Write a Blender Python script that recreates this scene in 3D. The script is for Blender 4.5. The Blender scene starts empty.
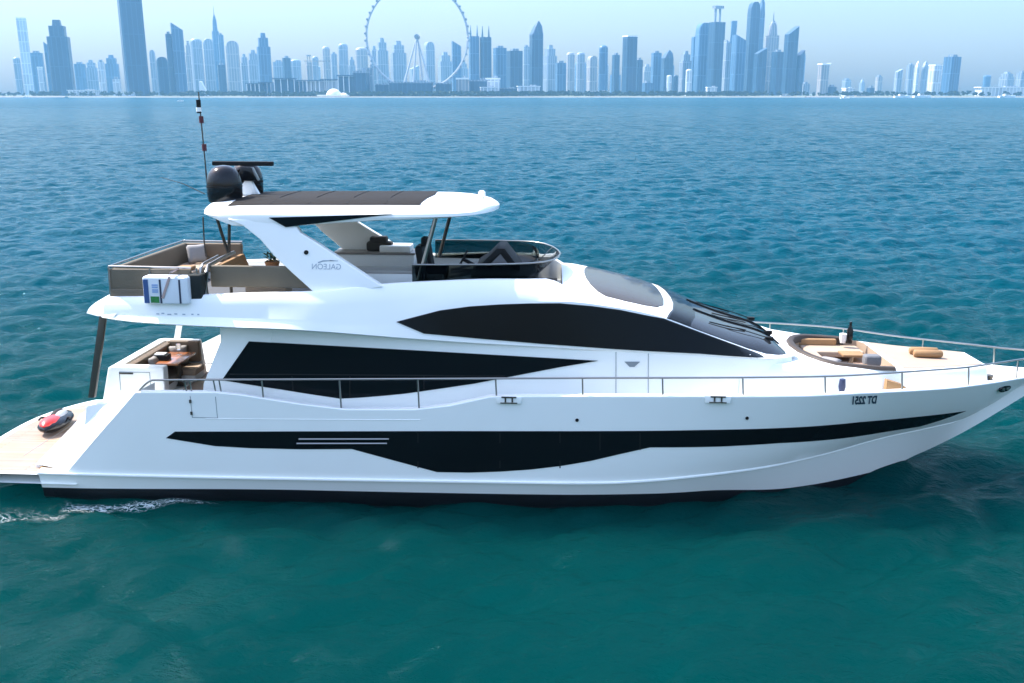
import bpy, bmesh, math, random
import numpy as np
from mathutils import Vector, Matrix
random.seed(5)
R = math.radians
scene = bpy.context.scene
col = scene.collection
# ---------------------------------------------------------------- camera
F_PX, CAM_H = 950.0, 8.45
YAW = R(2.5)
PIT = math.atan((341.5 - 93) / F_PX)
FW = np.array([-math.sin(YAW), math.cos(YAW), 0.0])      # camera heading on the ground
RT = np.array([math.cos(YAW), math.sin(YAW), 0.0])
CAMW = np.array([0, 0, CAM_H]) - 21.1 * FW
cam_d = bpy.data.cameras.new('camera')
cam = bpy.data.objects.new('camera', cam_d)
col.objects.link(cam)
cam_d.sensor_width = 36.0
cam_d.lens = 36.0 * F_PX / 1024
cam_d.clip_start, cam_d.clip_end = 0.5, 60000
cam.location = CAMW
cam.rotation_euler = (math.pi / 2 - PIT, 0, YAW)
scene.camera = cam
# ---------------------------------------------------------------- sky, sun, exposure
SUN_EL, SUN_AZ = R(52), R(-68)      # azimuth from +Y, negative = to the left
w = bpy.data.worlds.new('World')
scene.world = w
w.use_nodes = True
nt = w.node_tree
bg = nt.nodes['Background']
sky = nt.nodes.new('ShaderNodeTexSky')
sky.sky_type = 'NISHITA'
sky.sun_disc = False
sky.sun_elevation = SUN_EL
sky.sun_rotation = SUN_AZ
sky.air_density = 1.0
sky.dust_density = 0.7
sky.ozone_density = 1.0
# the low sky is dimmer than the model's, the high sky a little brighter (set by hand to lift the shaded hull against it)
tcw = nt.nodes.new('ShaderNodeTexCoord')
spw = nt.nodes.new('ShaderNodeSeparateXYZ')
nt.links.new(tcw.outputs['Generated'], spw.inputs[0])
mrw = nt.nodes.new('ShaderNodeMapRange')
mrw.inputs[1].default_value = 0.0
mrw.inputs[2].default_value = 0.55
mrw.inputs[3].default_value = 0.08
mrw.inputs[4].default_value = 1.3
nt.links.new(spw.outputs[2], mrw.inputs[0])
mlw = nt.nodes.new('ShaderNodeVectorMath')
mlw.operation = 'SCALE'
nt.links.new(sky.outputs[0], mlw.inputs[0])
nt.links.new(mrw.outputs[0], mlw.inputs['Scale'])
tnt = nt.nodes.new('ShaderNodeVectorMath')
tnt.operation = 'MULTIPLY'
tnt.inputs[1].default_value = (1.13, 0.98, 0.90)      # white balance put into the sky colour: less cyan
nt.links.new(mlw.outputs[0], tnt.inputs[0])
nt.links.new(tnt.outputs[0], bg.inputs[0])
bg.inputs[1].default_value = 0.15
sd = bpy.data.lights.new('sun', 'SUN')
sd.energy = 2.6
sd.angle = R(0.5)
sd.color = (1.0, 0.94, 0.86)
sun = bpy.data.objects.new('sun', sd)
col.objects.link(sun)
sdir = Vector((math.sin(SUN_AZ) * math.cos(SUN_EL), math.cos(SUN_AZ) * math.cos(SUN_EL), math.sin(SUN_EL)))
sun.rotation_euler = (-sdir).to_track_quat('-Z', 'Y').to_euler()
sun.location = (0, 0, 60)
scene.view_settings.view_transform = 'Standard'
scene.view_settings.look = 'None'
scene.view_settings.gamma = 1
scene.view_settings.exposure = 1.92
scene.view_settings.use_curve_mapping = False
scene.cycles.volume_bounces = 1
scene.cycles.max_bounces = 10
scene.cycles.caustics_reflective = False
scene.cycles.caustics_refractive = False
scene.cycles.sample_clamp_indirect = 6

# ---------------------------------------------------------------- the yacht's own frame (she heels and trims a little in the swell)
ROLL, TRIM = R(-1.2), R(0.3)
BOAT = Matrix.Rotation(TRIM, 4, 'Y') @ Matrix.Rotation(ROLL, 4, 'X')
Bm = np.array(BOAT.to_3x3())
fwd = Bm.T @ (FW * math.cos(PIT) + np.array([0, 0, -math.sin(PIT)]))
upv = Bm.T @ (FW * math.sin(PIT) + np.array([0, 0, math.cos(PIT)]))
rtv = Bm.T @ RT
CAMB = Bm.T @ CAMW

def ray(x, y):
    return fwd + rtv * ((x - 512) / F_PX) + upv * ((341.5 - y) / F_PX)

def at(x, y, Y):
    """survey: the point of the yacht on the lengthwise plane Y seen at this pixel"""
    d = ray(x, y)
    return Vector(CAMB + d * ((Y - CAMB[1]) / d[1]))

def atz(x, y, z):
    d = ray(x, y)
    return Vector(CAMB + d * ((z - CAMB[2]) / d[2]))

def curve(pts):
    """monotone cubic through (x, value) points"""
    P = sorted(pts)
    xs = [p[0] for p in P]
    ys = [p[1] for p in P]
    n = len(xs)
    h = [xs[i + 1] - xs[i] for i in range(n - 1)]
    dl = [(ys[i + 1] - ys[i]) / h[i] for i in range(n - 1)]
    m = [dl[0]] + [0] * (n - 2) + [dl[-1]]
    for i in range(1, n - 1):
        if dl[i - 1] * dl[i] > 0:
            w1, w2 = 2 * h[i] + h[i - 1], h[i] + 2 * h[i - 1]
            m[i] = (w1 + w2) / (w1 / dl[i - 1] + w2 / dl[i])

    def f(x):
        if x <= xs[0]:
            return ys[0]
        if x >= xs[-1]:
            return ys[-1]
        i = 0
        while x > xs[i + 1]:
            i += 1
        t = (x - xs[i]) / h[i]
        return (ys[i] * (2 * t**3 - 3 * t * t + 1) + h[i] * m[i] * (t**3 - 2 * t * t + t)
                + ys[i + 1] * (3 * t * t - 2 * t**3) + h[i] * m[i + 1] * (t**3 - t * t))
    return f

def lin(pts):
    xs = [p[0] for p in pts]
    ys = [p[1] for p in pts]
    return lambda x: float(np.interp(x, xs, ys))

# ---------------------------------------------------------------- materials
def mat(name, rgb, rough=0.5, metal=0.0, coat=0.0, spec=0.5, var=0.0, scale=6.0, bump=0.0, bscale=40.0, trans=0.0, ior=1.45, alpha=1.0):
    m = bpy.data.materials.new(name)
    m.use_nodes = True
    n = m.node_tree.nodes
    L = m.node_tree.links
    b = n['Principled BSDF']
    b.inputs['Base Color'].default_value = (*rgb, 1)
    b.inputs['Roughness'].default_value = rough
    b.inputs['Metallic'].default_value = metal
    b.inputs['Coat Weight'].default_value = coat
    b.inputs['Coat Roughness'].default_value = 0.06
    b.inputs['Specular IOR Level'].default_value = spec
    b.inputs['Transmission Weight'].default_value = trans
    b.inputs['IOR'].default_value = ior
    b.inputs['Alpha'].default_value = alpha
    tc = n.new('ShaderNodeTexCoord')
    if var > 0:
        tx = n.new('ShaderNodeTexNoise')
        tx.inputs['Scale'].default_value = scale
        tx.inputs['Detail'].default_value = 5
        L.new(tc.outputs['Object'], tx.inputs['Vector'])
        mx = n.new('ShaderNodeMix')
        mx.data_type = 'RGBA'
        mx.inputs[6].default_value = (*[c * (1 - var) for c in rgb], 1)
        mx.inputs[7].default_value = (*[min(1, c * (1 + var)) for c in rgb], 1)
        L.new(tx.outputs['Fac'], mx.inputs[0])
        L.new(mx.outputs[2], b.inputs['Base Color'])
    if bump > 0:
        t2 = n.new('ShaderNodeTexNoise')
        t2.inputs['Scale'].default_value = bscale
        L.new(tc.outputs['Object'], t2.inputs['Vector'])
        bp = n.new('ShaderNodeBump')
        bp.inputs['Strength'].default_value = bump
        bp.inputs['Distance'].default_value = 0.01
        L.new(t2.outputs['Fac'], bp.inputs['Height'])
        L.new(bp.outputs[0], b.inputs['Normal'])
    return m

GEL = mat('gelcoat', (0.90, 0.91, 0.87), 0.32, spec=0.3, var=0.03, scale=1.3)
GELM = mat('gelcoat_matt', (0.74, 0.74, 0.72), 0.5, var=0.03, scale=3)
BOOT = mat('antifouling', (0.008, 0.009, 0.012), 0.45, var=0.3, scale=5)
GLASS = mat('tinted_glass', (0.005, 0.007, 0.008), 0.05, spec=0.12, var=0.2, scale=0.6)
BLACKG = mat('black_gloss', (0.005, 0.005, 0.006), 0.14, spec=.35, coat=0.15)
BLACKM = mat('black_matt', (0.009, 0.009, 0.009), 0.65, spec=.25, bump=0.3)
SKYL = mat('roof_glass', (0.060, 0.052, 0.044), 0.08, spec=0.16, var=0.15, scale=1.5)
CLEAR = mat('smoked_screen', (0.35, 0.37, 0.38), 0.03, trans=1.0, ior=1.02, spec=0.5)
TINT = mat('tinted_screen', (0.30, 0.36, 0.36), 0.03, trans=1.0, ior=1.02)
STEEL = mat('stainless', (0.34, 0.33, 0.31), 0.3, metal=1.0)
STEELD = mat('dark_tube', (0.10, 0.09, 0.075), 0.35, metal=0.6)
TAUPE = mat('taupe_leather', (0.145, 0.105, 0.066), 0.6, var=0.12, scale=4, bump=0.25, bscale=60)
TAUPED = mat('taupe_canvas', (0.135, 0.112, 0.078), 0.75, var=0.12, scale=3, bump=0.4, bscale=25)
BEIGE = mat('beige_cushion', (0.40, 0.30, 0.215), 0.7, var=0.08, scale=4, bump=0.25)
TAN = mat('tan_fabric', (0.30, 0.175, 0.08), 0.75, var=0.15, scale=8, bump=0.3)
GREYC = mat('grey_fabric', (0.27, 0.26, 0.25), 0.8, var=0.1, scale=14, bump=0.4)
BLUEBAG = mat('blue_grey_fabric', (0.14, 0.145, 0.155), 0.8, var=0.1, scale=14, bump=0.4)
WOODT = mat('varnished_wood', (0.33, 0.12, 0.045), 0.25, coat=0.5, var=0.25, scale=7)
TERRA = mat('terracotta', (0.34, 0.14, 0.05), 0.7, var=0.2, scale=8)
LEAF = mat('plant_leaf', (0.05, 0.09, 0.03), 0.6, var=0.3, scale=20)
RED = mat('red_plastic', (0.62, 0.025, 0.02), 0.3, coat=0.3)
SILV = mat('silver_plastic', (0.45, 0.45, 0.46), 0.3, metal=0.4)
BLUE = mat('blue_webbing', (0.045, 0.10, 0.25), 0.7)
NAVY = mat('navy_webbing', (0.03, 0.04, 0.07), 0.7)
STRAP = mat('pink_webbing', (0.45, 0.33, 0.30), 0.7)
GREEN = mat('green_badge', (0.03, 0.20, 0.05), 0.6, var=0.6, scale=25)
LRAFT = mat('white_cover', (0.72, 0.76, 0.80), 0.55, var=0.04, scale=3, bump=0.3, bscale=14)
LETTER = mat('dark_lettering', (0.03, 0.06, 0.09), 0.5)
LETTERG = mat('grey_lettering', (0.38, 0.44, 0.50), 0.4)
SEAM = mat('seam_line', (0.22, 0.25, 0.27), 0.6)

def teak_mat():
    m = mat('teak_planks', (0.50, 0.36, 0.26), 0.65)
    n, L = m.node_tree.nodes, m.node_tree.links
    b = n['Principled BSDF']
    tc = n.new('ShaderNodeTexCoord')
    mp = n.new('ShaderNodeMapping')
    br = n.new('ShaderNodeTexBrick')
    br.inputs['Scale'].default_value = 1.0
    br.inputs['Mortar Size'].default_value = 0.006
    br.inputs['Brick Width'].default_value = 2.6
    br.inputs['Row Height'].default_value = 0.07
    br.inputs['Color1'].default_value = (0.44, 0.32, 0.24, 1)
    br.inputs['Color2'].default_value = (0.36, 0.25, 0.18, 1)
    br.inputs['Mortar'].default_value = (0.12, 0.09, 0.07, 1)
    L.new(tc.outputs['Object'], mp.inputs['Vector'])
    L.new(mp.outputs[0], br.inputs['Vector'])
    ns = n.new('ShaderNodeTexNoise')
    ns.inputs['Scale'].default_value = 1.6
    ns.inputs['Detail'].default_value = 6
    L.new(tc.outputs['Object'], ns.inputs['Vector'])
    mx = n.new('ShaderNodeMix')
    mx.data_type = 'RGBA'
    mx.blend_type = 'MULTIPLY'
    mx.inputs[0].default_value = 0.35
    L.new(br.outputs['Color'], mx.inputs[6])
    L.new(ns.outputs['Color'], mx.inputs[7])
    L.new(mx.outputs[2], b.inputs['Base Color'])
    return m
TEAK = teak_mat()

# ---------------------------------------------------------------- mesh helpers
class MB:
    def __init__(s):
        s.v, s.f = [], []

    def add(s, vs, fs):
        o = len(s.v)
        s.v += [tuple(v) for v in vs]
        s.f += [tuple(i + o for i in f) for f in fs]
        return s

    def loft(s, rows, close=False, cap0=False, cap1=False):
        n = len(rows[0])
        vs = [p for r in rows for p in r]
        fs = []
        for i in range(len(rows) - 1):
            for j in range(n - (0 if close else 1)):
                k = (j + 1) % n
                fs.append((i * n + j, i * n + k, (i + 1) * n + k, (i + 1) * n + j))
        if cap0:
            fs.append(tuple(range(n))[::-1])
        if cap1:
            b = (len(rows) - 1) * n
            fs.append(tuple(range(b, b + n)))
        return s.add(vs, fs)

    def box(s, c, d, rz=0.0, M=None):
        x, y, z = d[0] / 2, d[1] / 2, d[2] / 2
        vs = [Vector((a, b, e)) for a in (-x, x) for b in (-y, y) for e in (-z, z)]
        T = M if M is not None else Matrix.Translation(Vector(c)) @ Matrix.Rotation(rz, 4, 'Z')
        if M is not None:
            T = Matrix.Translation(Vector(c)) @ M
        vs = [T @ v for v in vs]
        return s.add(vs, [(0, 1, 3, 2), (4, 6, 7, 5), (0, 4, 5, 1), (2, 3, 7, 6), (0, 2, 6, 4), (1, 5, 7, 3)])

    def prism(s, poly, fa, fb):
        """poly of 2-D points; fa / fb map a 2-D point to the two faces"""
        n = len(poly)
        vs = [fa(p) for p in poly] + [fb(p) for p in poly]
        fs = [tuple(range(n)), tuple(range(2 * n - 1, n - 1, -1))]
        for i in range(n):
            k = (i + 1) % n
            fs.append((i, i + n, k + n, k))
        return s.add(vs, fs)

    def tube(s, path, r, n=8, taper=None, caps=True):
        P = [Vector(p) for p in path]
        rows = []
        for i, p in enumerate(P):
            t = (P[min(i + 1, len(P) - 1)] - P[max(i - 1, 0)]).normalized()
            a = t.cross(Vector((0, 0, 1)))
            if a.length < 0.05:
                a = t.cross(Vector((0, 1, 0)))
            a.normalize()
            b = t.cross(a)
            rr = r if taper is None else r + (taper - r) * i / max(1, len(P) - 1)
            rows.append([p + (a * math.cos(2 * math.pi * k / n) + b * math.sin(2 * math.pi * k / n)) * rr for k in range(n)])
        return s.loft(rows, close=True, cap0=caps, cap1=caps)

    def lathe(s, prof, c=(0, 0, 0), n=24, M=None):
        T = M if M is not None else Matrix.Translation(Vector(c))
        rows = [[T @ Vector((r * math.cos(2 * math.pi * k / n), r * math.sin(2 * math.pi * k / n), z)) for k in range(n)] for r, z in prof]
        return s.loft(rows, close=True, cap0=True, cap1=True)

    def mirror(s):
        o = len(s.v)
        s.v += [(x, -y, z) for x, y, z in s.v]
        s.f += [tuple(i + o for i in f[::-1]) for f in list(s.f)]
        return s

    def build(s, name, m, parent=None, smooth=None, bevel=0.0, seg=2, weld=True, sub=0):
        me = bpy.data.meshes.new(name)
        me.from_pydata([tuple(v) for v in s.v], [], s.f)
        bm = bmesh.new()
        bm.from_mesh(me)
        if weld:
            bmesh.ops.remove_doubles(bm, verts=bm.verts, dist=0.0005)
        bmesh.ops.dissolve_degenerate(bm, edges=bm.edges, dist=0.0003)
        bmesh.ops.recalc_face_normals(bm, faces=bm.faces)
        if bevel > 0:
            es = [e for e in bm.edges if len(e.link_faces) == 2 and e.calc_face_angle(0) > R(28)]
            bmesh.ops.bevel(bm, geom=es, offset=bevel, segments=seg, affect='EDGES', profile=0.6)
        if sub:
            bmesh.ops.subdivide_edges(bm, edges=bm.edges, cuts=sub, use_grid_fill=True)
        ang = R(smooth if smooth else 32)
        for f in bm.faces:
            f.smooth = True
        for e in bm.edges:
            if len(e.link_faces) == 2 and e.calc_face_angle(0) > ang:
                e.smooth = False
        bm.to_mesh(me)
        bm.free()
        me.materials.append(m)
        o = bpy.data.objects.new(name, me)
        col.objects.link(o)
        if parent is not None:
            o.parent = parent
        return o

def tag(o, label=None, cat=None, group=None, kind=None):
    for k, v in (('label', label), ('category', cat), ('group', group), ('kind', kind)):
        if v:
            o[k] = v
    return o

def empty(name, loc=(0, 0, 0), rz=0.0):
    o = bpy.data.objects.new(name, None)
    col.objects.link(o)
    o.location = loc
    o.rotation_euler = (0, 0, rz)
    return o

def patch(name, poly, fY, m, parent, off=0.012, step=0.25, back=0.03, sgn=-1, smooth=40):
    """a sheet with the outline poly in (X, Z), laid on the surface |Y| = fY(X, Z) and standing `off` proud of it"""
    bm = bmesh.new()
    vs = [bm.verts.new((p[0], 0, p[1])) for p in poly]
    bm.faces.new(vs)
    for ax, a, b in ((0, min(p[0] for p in poly), max(p[0] for p in poly)), (2, min(p[1] for p in poly), max(p[1] for p in poly))):
        k = a + step
        while k < b - 0.02:
            co = [0, 0, 0]
            no = [0, 0, 0]
            co[ax] = k
            no[ax] = 1
            bmesh.ops.bisect_plane(bm, geom=bm.verts[:] + bm.edges[:] + bm.faces[:], plane_co=co, plane_no=no)
            k += step
    r = bmesh.ops.extrude_face_region(bm, geom=bm.faces[:])
    new = set(g for g in r['geom'] if isinstance(g, bmesh.types.BMVert))
    for v in bm.verts:
        y = fY(v.co.x, v.co.z) + (off if v in new else -back)
        v.co.y = sgn * y
    bmesh.ops.recalc_face_normals(bm, faces=bm.faces)
    for f in bm.faces:
        f.smooth = True
    for e in bm.edges:
        if len(e.link_faces) == 2 and e.calc_face_angle(0) > R(smooth):
            e.smooth = False
    me = bpy.data.meshes.new(name)
    bm.to_mesh(me)
    bm.free()
    me.materials.append(m)
    o = bpy.data.objects.new(name, me)
    col.objects.link(o)
    o.parent = parent
    return o

def lettering(name, text, m, parent, place, shear=0.0, size=1.0, width=None, bold=0.0):
    """flat lettering; place(u, v) maps the letter plane to a point"""
    cu = bpy.data.curves.new(name, 'FONT')
    cu.body = text
    cu.size = size
    cu.shear = shear
    cu.extrude = 0.0
    cu.offset = bold
    tmp = bpy.data.objects.new(name, cu)
    col.objects.link(tmp)
    dg = bpy.context.evaluated_depsgraph_get()
    me = bpy.data.meshes.new_from_object(tmp.evaluated_get(dg))
    bpy.data.objects.remove(tmp)
    xs = [v.co.x for v in me.vertices]
    x0, x1 = min(xs), max(xs)
    k = (width / (x1 - x0)) if width else 1.0
    for v in me.vertices:
        v.co = Vector(place((v.co.x - x0) * k, v.co.y))
    me.materials.clear()
    me.materials.append(m)
    o = bpy.data.objects.new(name, me)
    col.objects.link(o)
    o.parent = parent
    return o

# ================================================================ SETTING: sea, shore, haze
def sea():
    fa = math.degrees(math.atan2(FW[1], FW[0]))
    angs = list(np.arange(-37, 37, 0.1)) + list(np.arange(37, 323, 1.3))
    A = np.radians(np.array(angs) + fa)
    rad = [0.5, 2.0, 4.0, 6.0]
    while rad[-1] < 9:
        rad.append(rad[-1] + 0.12)
    while rad[-1] < 2300:
        rad.append(rad[-1] * 1.0036)
    rad = np.array(rad)
    nr, na = len(rad), len(A)
    X = CAMW[0] + rad[:, None] * np.cos(A)[None, :]
    Y = CAMW[1] + rad[:, None] * np.sin(A)[None, :]
    dr = np.gradient(rad)
    Z = np.zeros_like(X)
    DX = np.zeros_like(X)
    DY = np.zeros_like(X)
    rng = np.random.default_rng(11)
    wind = R(-76)
    lams = np.geomspace(0.42, 11.0, 90)
    comps = []
    for lam in lams:
        k = 2 * math.pi / lam
        spread = 0.6 if lam < 2 else 0.42
        th = wind + rng.normal(0, spread)
        amp = 0.0165 * lam ** 0.95 * (1.0 if lam < 1.9 else (1.9 / lam) ** 1.15) * rng.uniform(0.6, 1.4)
        ph = rng.uniform(0, 2 * math.pi)
        fade = np.clip((lam / (2.2 * dr) - 0.7), 0, 1)[:, None]
        c, s_ = math.cos(th), math.sin(th)
        arg = k * (X * c + Y * s_) + ph
        # groups of waves: slow modulation so crests do not run for ever
        ml = lam * rng.uniform(4, 8)
        t2 = th + rng.uniform(0.8, 1.6)
        mod = 0.55 + 0.45 * np.sin(2 * math.pi / ml * (X * math.cos(t2) + Y * math.sin(t2)) + rng.uniform(0, 6.28))
        a = amp * fade * mod
        comps.append((lam, c, s_, k, ph, amp, mod))
        Z += a * np.sin(arg)
        DX -= 0.75 * a * c * np.cos(arg)
        DY -= 0.75 * a * s_ * np.cos(arg)
    global SEA_COMPS
    i0, j0 = int(np.argmin(abs(rad - 21))), 0
    SEA_COMPS = [(a_[0], a_[1], a_[2], a_[3], a_[4], a_[5], .55) for a_ in comps]
    co = np.stack([X + DX, Y + DY, Z], -1).reshape(-1, 3)
    i = np.arange(nr - 1)[:, None] * na
    j = np.arange(na)[None, :]
    j2 = (j + 1) % na
    quads = np.stack([i + j, i + na + j, i + na + j2, i + j2], -1).reshape(-1, 4)
    me = bpy.data.meshes.new('sea')
    me.vertices.add(len(co))
    me.vertices.foreach_set('co', co.astype(np.float32).ravel())
    me.loops.add(quads.size)
    me.loops.foreach_set('vertex_index', quads.astype(np.int32).ravel())
    me.polygons.add(len(quads))
    me.polygons.foreach_set('loop_start', np.arange(0, quads.size, 4, dtype=np.int32))
    me.polygons.foreach_set('loop_total', np.full(len(quads), 4, np.int32))
    me.polygons.foreach_set('use_smooth', np.ones(len(quads), bool))
    me.update(calc_edges=True)
    me.validate()
    m = bpy.data.materials.new('sea_water')
    m.use_nodes = True
    n, L = m.node_tree.nodes, m.node_tree.links
    b = n['Principled BSDF']
    b.inputs['Roughness'].default_value = 0.07
    b.inputs['IOR'].default_value = 1.333
    b.inputs['Specular Tint'].default_value = (0.35, 0.85, 1.0, 1)
    b.inputs['Specular IOR Level'].default_value = 0.035      # seen through a polariser
    b.subsurface_method = 'BURLEY'
    b.inputs['Subsurface Weight'].default_value = 1.0
    b.inputs['Subsurface Radius'].default_value = (0.6, 3.0, 3.0)
    b.inputs['Subsurface Scale'].default_value = 1.6
    tc = n.new('ShaderNodeTexCoord')
    big = n.new('ShaderNodeTexNoise')
    big.inputs['Scale'].default_value = 0.09
    big.inputs['Detail'].default_value = 4
    L.new(tc.outputs['Object'], big.inputs['Vector'])
    mx = n.new('ShaderNodeMix')
    mx.data_type = 'RGBA'
    mx.inputs[6].default_value = (0.0002, 0.0245, 0.0245, 1)
    mx.inputs[7].default_value = (0.0003, 0.031, 0.031, 1)
    L.new(big.outputs['Fac'], mx.inputs[0])
    # green body colour round the yacht; further out the sky's reflected blue is painted in; and far water rougher, its small waves being finer than the mesh
    ln = n.new('ShaderNodeVectorMath')
    ln.operation = 'LENGTH'
    sh = n.new('ShaderNodeVectorMath')
    sh.operation = 'ADD'
    sh.inputs[1].default_value = (0, 12, 0)
    L.new(tc.outputs['Object'], sh.inputs[0])
    L.new(sh.outputs[0], ln.inputs[0])
    far_mask = n.new('ShaderNodeMapRange')
    far_mask.interpolation_type = 'SMOOTHSTEP'
    far_mask.inputs[1].default_value = 10
    far_mask.inputs[2].default_value = 60
    L.new(ln.outputs['Value'], far_mask.inputs[0])
    mx2 = n.new('ShaderNodeMix')
    mx2.data_type = 'RGBA'
    mx2.inputs[7].default_value = (0.0001, 0.053, 0.083, 1)
    L.new(far_mask.outputs[0], mx2.inputs[0])
    L.new(mx.outputs[2], mx2.inputs[6])
    L.new(mx2.outputs[2], b.inputs['Base Color'])
    sw_ = n.new('ShaderNodeMapRange')
    sw_.inputs[3].default_value = 1.0
    sw_.inputs[4].default_value = 0.15
    L.new(far_mask.outputs[0], sw_.inputs[0])
    L.new(sw_.outputs[0], b.inputs['Subsurface Weight'])
    rf = n.new('ShaderNodeMapRange')
    rf.inputs[1].default_value = 40
    rf.inputs[2].default_value = 700
    rf.inputs[3].default_value = 0.04
    rf.inputs[4].default_value = 0.30
    L.new(ln.outputs['Value'], rf.inputs[0])
    L.new(rf.outputs[0], b.inputs['Roughness'])
    mp = n.new('ShaderNodeMapping')
    mp.inputs['Rotation'].default_value = (0, 0, R(28))
    mp.inputs['Scale'].default_value = (1.0, 2.0, 1.0)
    L.new(tc.outputs['Object'], mp.inputs['Vector'])
    n1 = n.new('ShaderNodeTexNoise')
    n1.inputs['Scale'].default_value = 2.3
    n1.inputs['Detail'].default_value = 5
    n1.inputs['Roughness'].default_value = 0.6
    L.new(mp.outputs[0], n1.inputs['Vector'])
    n2 = n.new('ShaderNodeTexNoise')
    n2.inputs['Scale'].default_value = 0.75
    n2.inputs['Detail'].default_value = 3
    L.new(mp.outputs[0], n2.inputs['Vector'])
    mp3 = n.new('ShaderNodeMapping')
    mp3.inputs['Rotation'].default_value = (0, 0, R(6))
    mp3.inputs['Scale'].default_value = (0.55, 1.6, 1.0)
    L.new(tc.outputs['Object'], mp3.inputs['Vector'])
    n3 = n.new('ShaderNodeTexNoise')
    n3.inputs['Scale'].default_value = 0.16
    n3.inputs['Detail'].default_value = 4
    n3.inputs['Roughness'].default_value = 0.65
    L.new(mp3.outputs[0], n3.inputs['Vector'])
    rf3 = n.new('ShaderNodeMapRange')
    rf3.inputs[1].default_value = 50
    rf3.inputs[2].default_value = 260
    L.new(ln.outputs['Value'], rf3.inputs[0])
    b3 = n.new('ShaderNodeBump')
    b3.inputs['Distance'].default_value = 1.6
    L.new(n3.outputs['Fac'], b3.inputs['Height'])
    L.new(rf3.outputs[0], b3.inputs['Strength'])
    b1 = n.new('ShaderNodeBump')
    b1.inputs['Strength'].default_value = 1.0
    b1.inputs['Distance'].default_value = 0.11
    L.new(n1.outputs['Fac'], b1.inputs['Height'])
    b2 = n.new('ShaderNodeBump')
    b2.inputs['Strength'].default_value = 1.0
    b2.inputs['Distance'].default_value = 0.30
    L.new(n2.outputs['Fac'], b2.inputs['Height'])
    L.new(b3.outputs[0], b2.inputs['Normal'])
    L.new(b2.outputs[0], b1.inputs['Normal'])
    L.new(far_mask.outputs[0], b2.inputs['Strength'])
    L.new(b1.outputs[0], b.inputs['Normal'])
    me.materials.append(m)
    o = bpy.data.objects.new('sea', me)
    col.objects.link(o)
    tag(o, 'wind-rippled teal and blue sea around the yacht', None, None, 'structure')
    return o
sea()

def sea_z(x, y):
    z = 0.0
    for lam, c, s_, k, ph, amp, mod in SEA_COMPS:
        z += amp * mod * math.sin(k * (x * c + y * s_) + ph)
    return z

def foam():
    m = mat('foam_lace', (.62, .68, .68), .8)
    n, L = m.node_tree.nodes, m.node_tree.links
    tc = n.new('ShaderNodeTexCoord')
    mp = n.new('ShaderNodeMapping')
    mp.inputs['Scale'].default_value = (.8, 1.7, 1)
    L.new(tc.outputs['Object'], mp.inputs['Vector'])
    vo = n.new('ShaderNodeTexVoronoi')
    vo.feature = 'DISTANCE_TO_EDGE'
    vo.inputs['Scale'].default_value = 8.0
    wob = n.new('ShaderNodeTexNoise')
    wob.inputs['Scale'].default_value = 3.0
    wob.inputs['Detail'].default_value = 4
    L.new(mp.outputs[0], wob.inputs['Vector'])
    wv = n.new('ShaderNodeVectorMath')
    wv.operation = 'MULTIPLY_ADD'
    wv.inputs[1].default_value = (.55, .55, .55)
    L.new(wob.outputs['Color'], wv.inputs[0])
    L.new(mp.outputs[0], wv.inputs[2])
    L.new(wv.outputs[0], vo.inputs['Vector'])
    ns = n.new('ShaderNodeTexNoise')
    ns.inputs['Scale'].default_value = 2.2
    ns.inputs['Detail'].default_value = 8
    ns.inputs['Roughness'].default_value = .7
    L.new(mp.outputs[0], ns.inputs['Vector'])
    at_ = n.new('ShaderNodeAttribute')
    at_.attribute_name = 'froth'
    # alpha = froth * noise - distance to the cell edge
    m1 = n.new('ShaderNodeMath')
    m1.operation = 'MULTIPLY'
    L.new(ns.outputs['Fac'], m1.inputs[0])
    L.new(at_.outputs['Fac'], m1.inputs[1])
    m2 = n.new('ShaderNodeMath')
    m2.operation = 'MULTIPLY_ADD'
    m2.inputs[1].default_value = -1.5
    L.new(vo.outputs['Distance'], m2.inputs[0])
    L.new(m1.outputs[0], m2.inputs[2])
    mr = n.new('ShaderNodeMapRange')
    mr.inputs[1].default_value = .22
    mr.inputs[2].default_value = .50
    mr.inputs[4].default_value = .75
    L.new(m2.outputs[0], mr.inputs[0])
    L.new(mr.outputs[0], n['Principled BSDF'].inputs['Alpha'])
    vs, fs, fr = [], [], []
    def sheet(x0, x1, fy0, wid, strength, nx, ny):
        o = len(vs)
        for i in range(nx + 1):
            t = i / nx
            x = x0 + (x1 - x0) * t
            for j in range(ny + 1):
                v = j / ny
                y = fy0(t) - wid(t) * v
                vs.append((x, y, sea_z(x, y) + .035))
                e = min(1, 5 * t, 5 * (1 - t)) * math.sin(math.pi * min(1, .12 + v)) ** .8
                fr.append(max(0, e) * strength(t))
        for i in range(nx):
            for j in range(ny):
                k = o + i * (ny + 1) + j
                fs.append((k, k + ny + 1, k + ny + 2, k + 1))
    sheet(-10.0, -5.2, lambda t: -2.58 - .05 * math.sin(7 * t), lambda t: .75 - .45 * t, lambda t: 1.12 - .25 * t, 90, 14)
    sheet(-11.6, -8.6, lambda t: -2.95, lambda t: 1.3, lambda t: .68, 50, 20)
    me = bpy.data.meshes.new('foam')
    me.from_pydata(vs, [], fs)
    at2 = me.attributes.new('froth', 'FLOAT', 'POINT')
    for i, v in enumerate(fr):
        at2.data[i].value = v
    for p in me.polygons:
        p.use_smooth = True
    me.materials.append(m)
    o = bpy.data.objects.new('foam', me)
    col.objects.link(o)
    tag(o, 'thin white foam lapping along the stern waterline', None, None, 'stuff')
foam()

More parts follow.
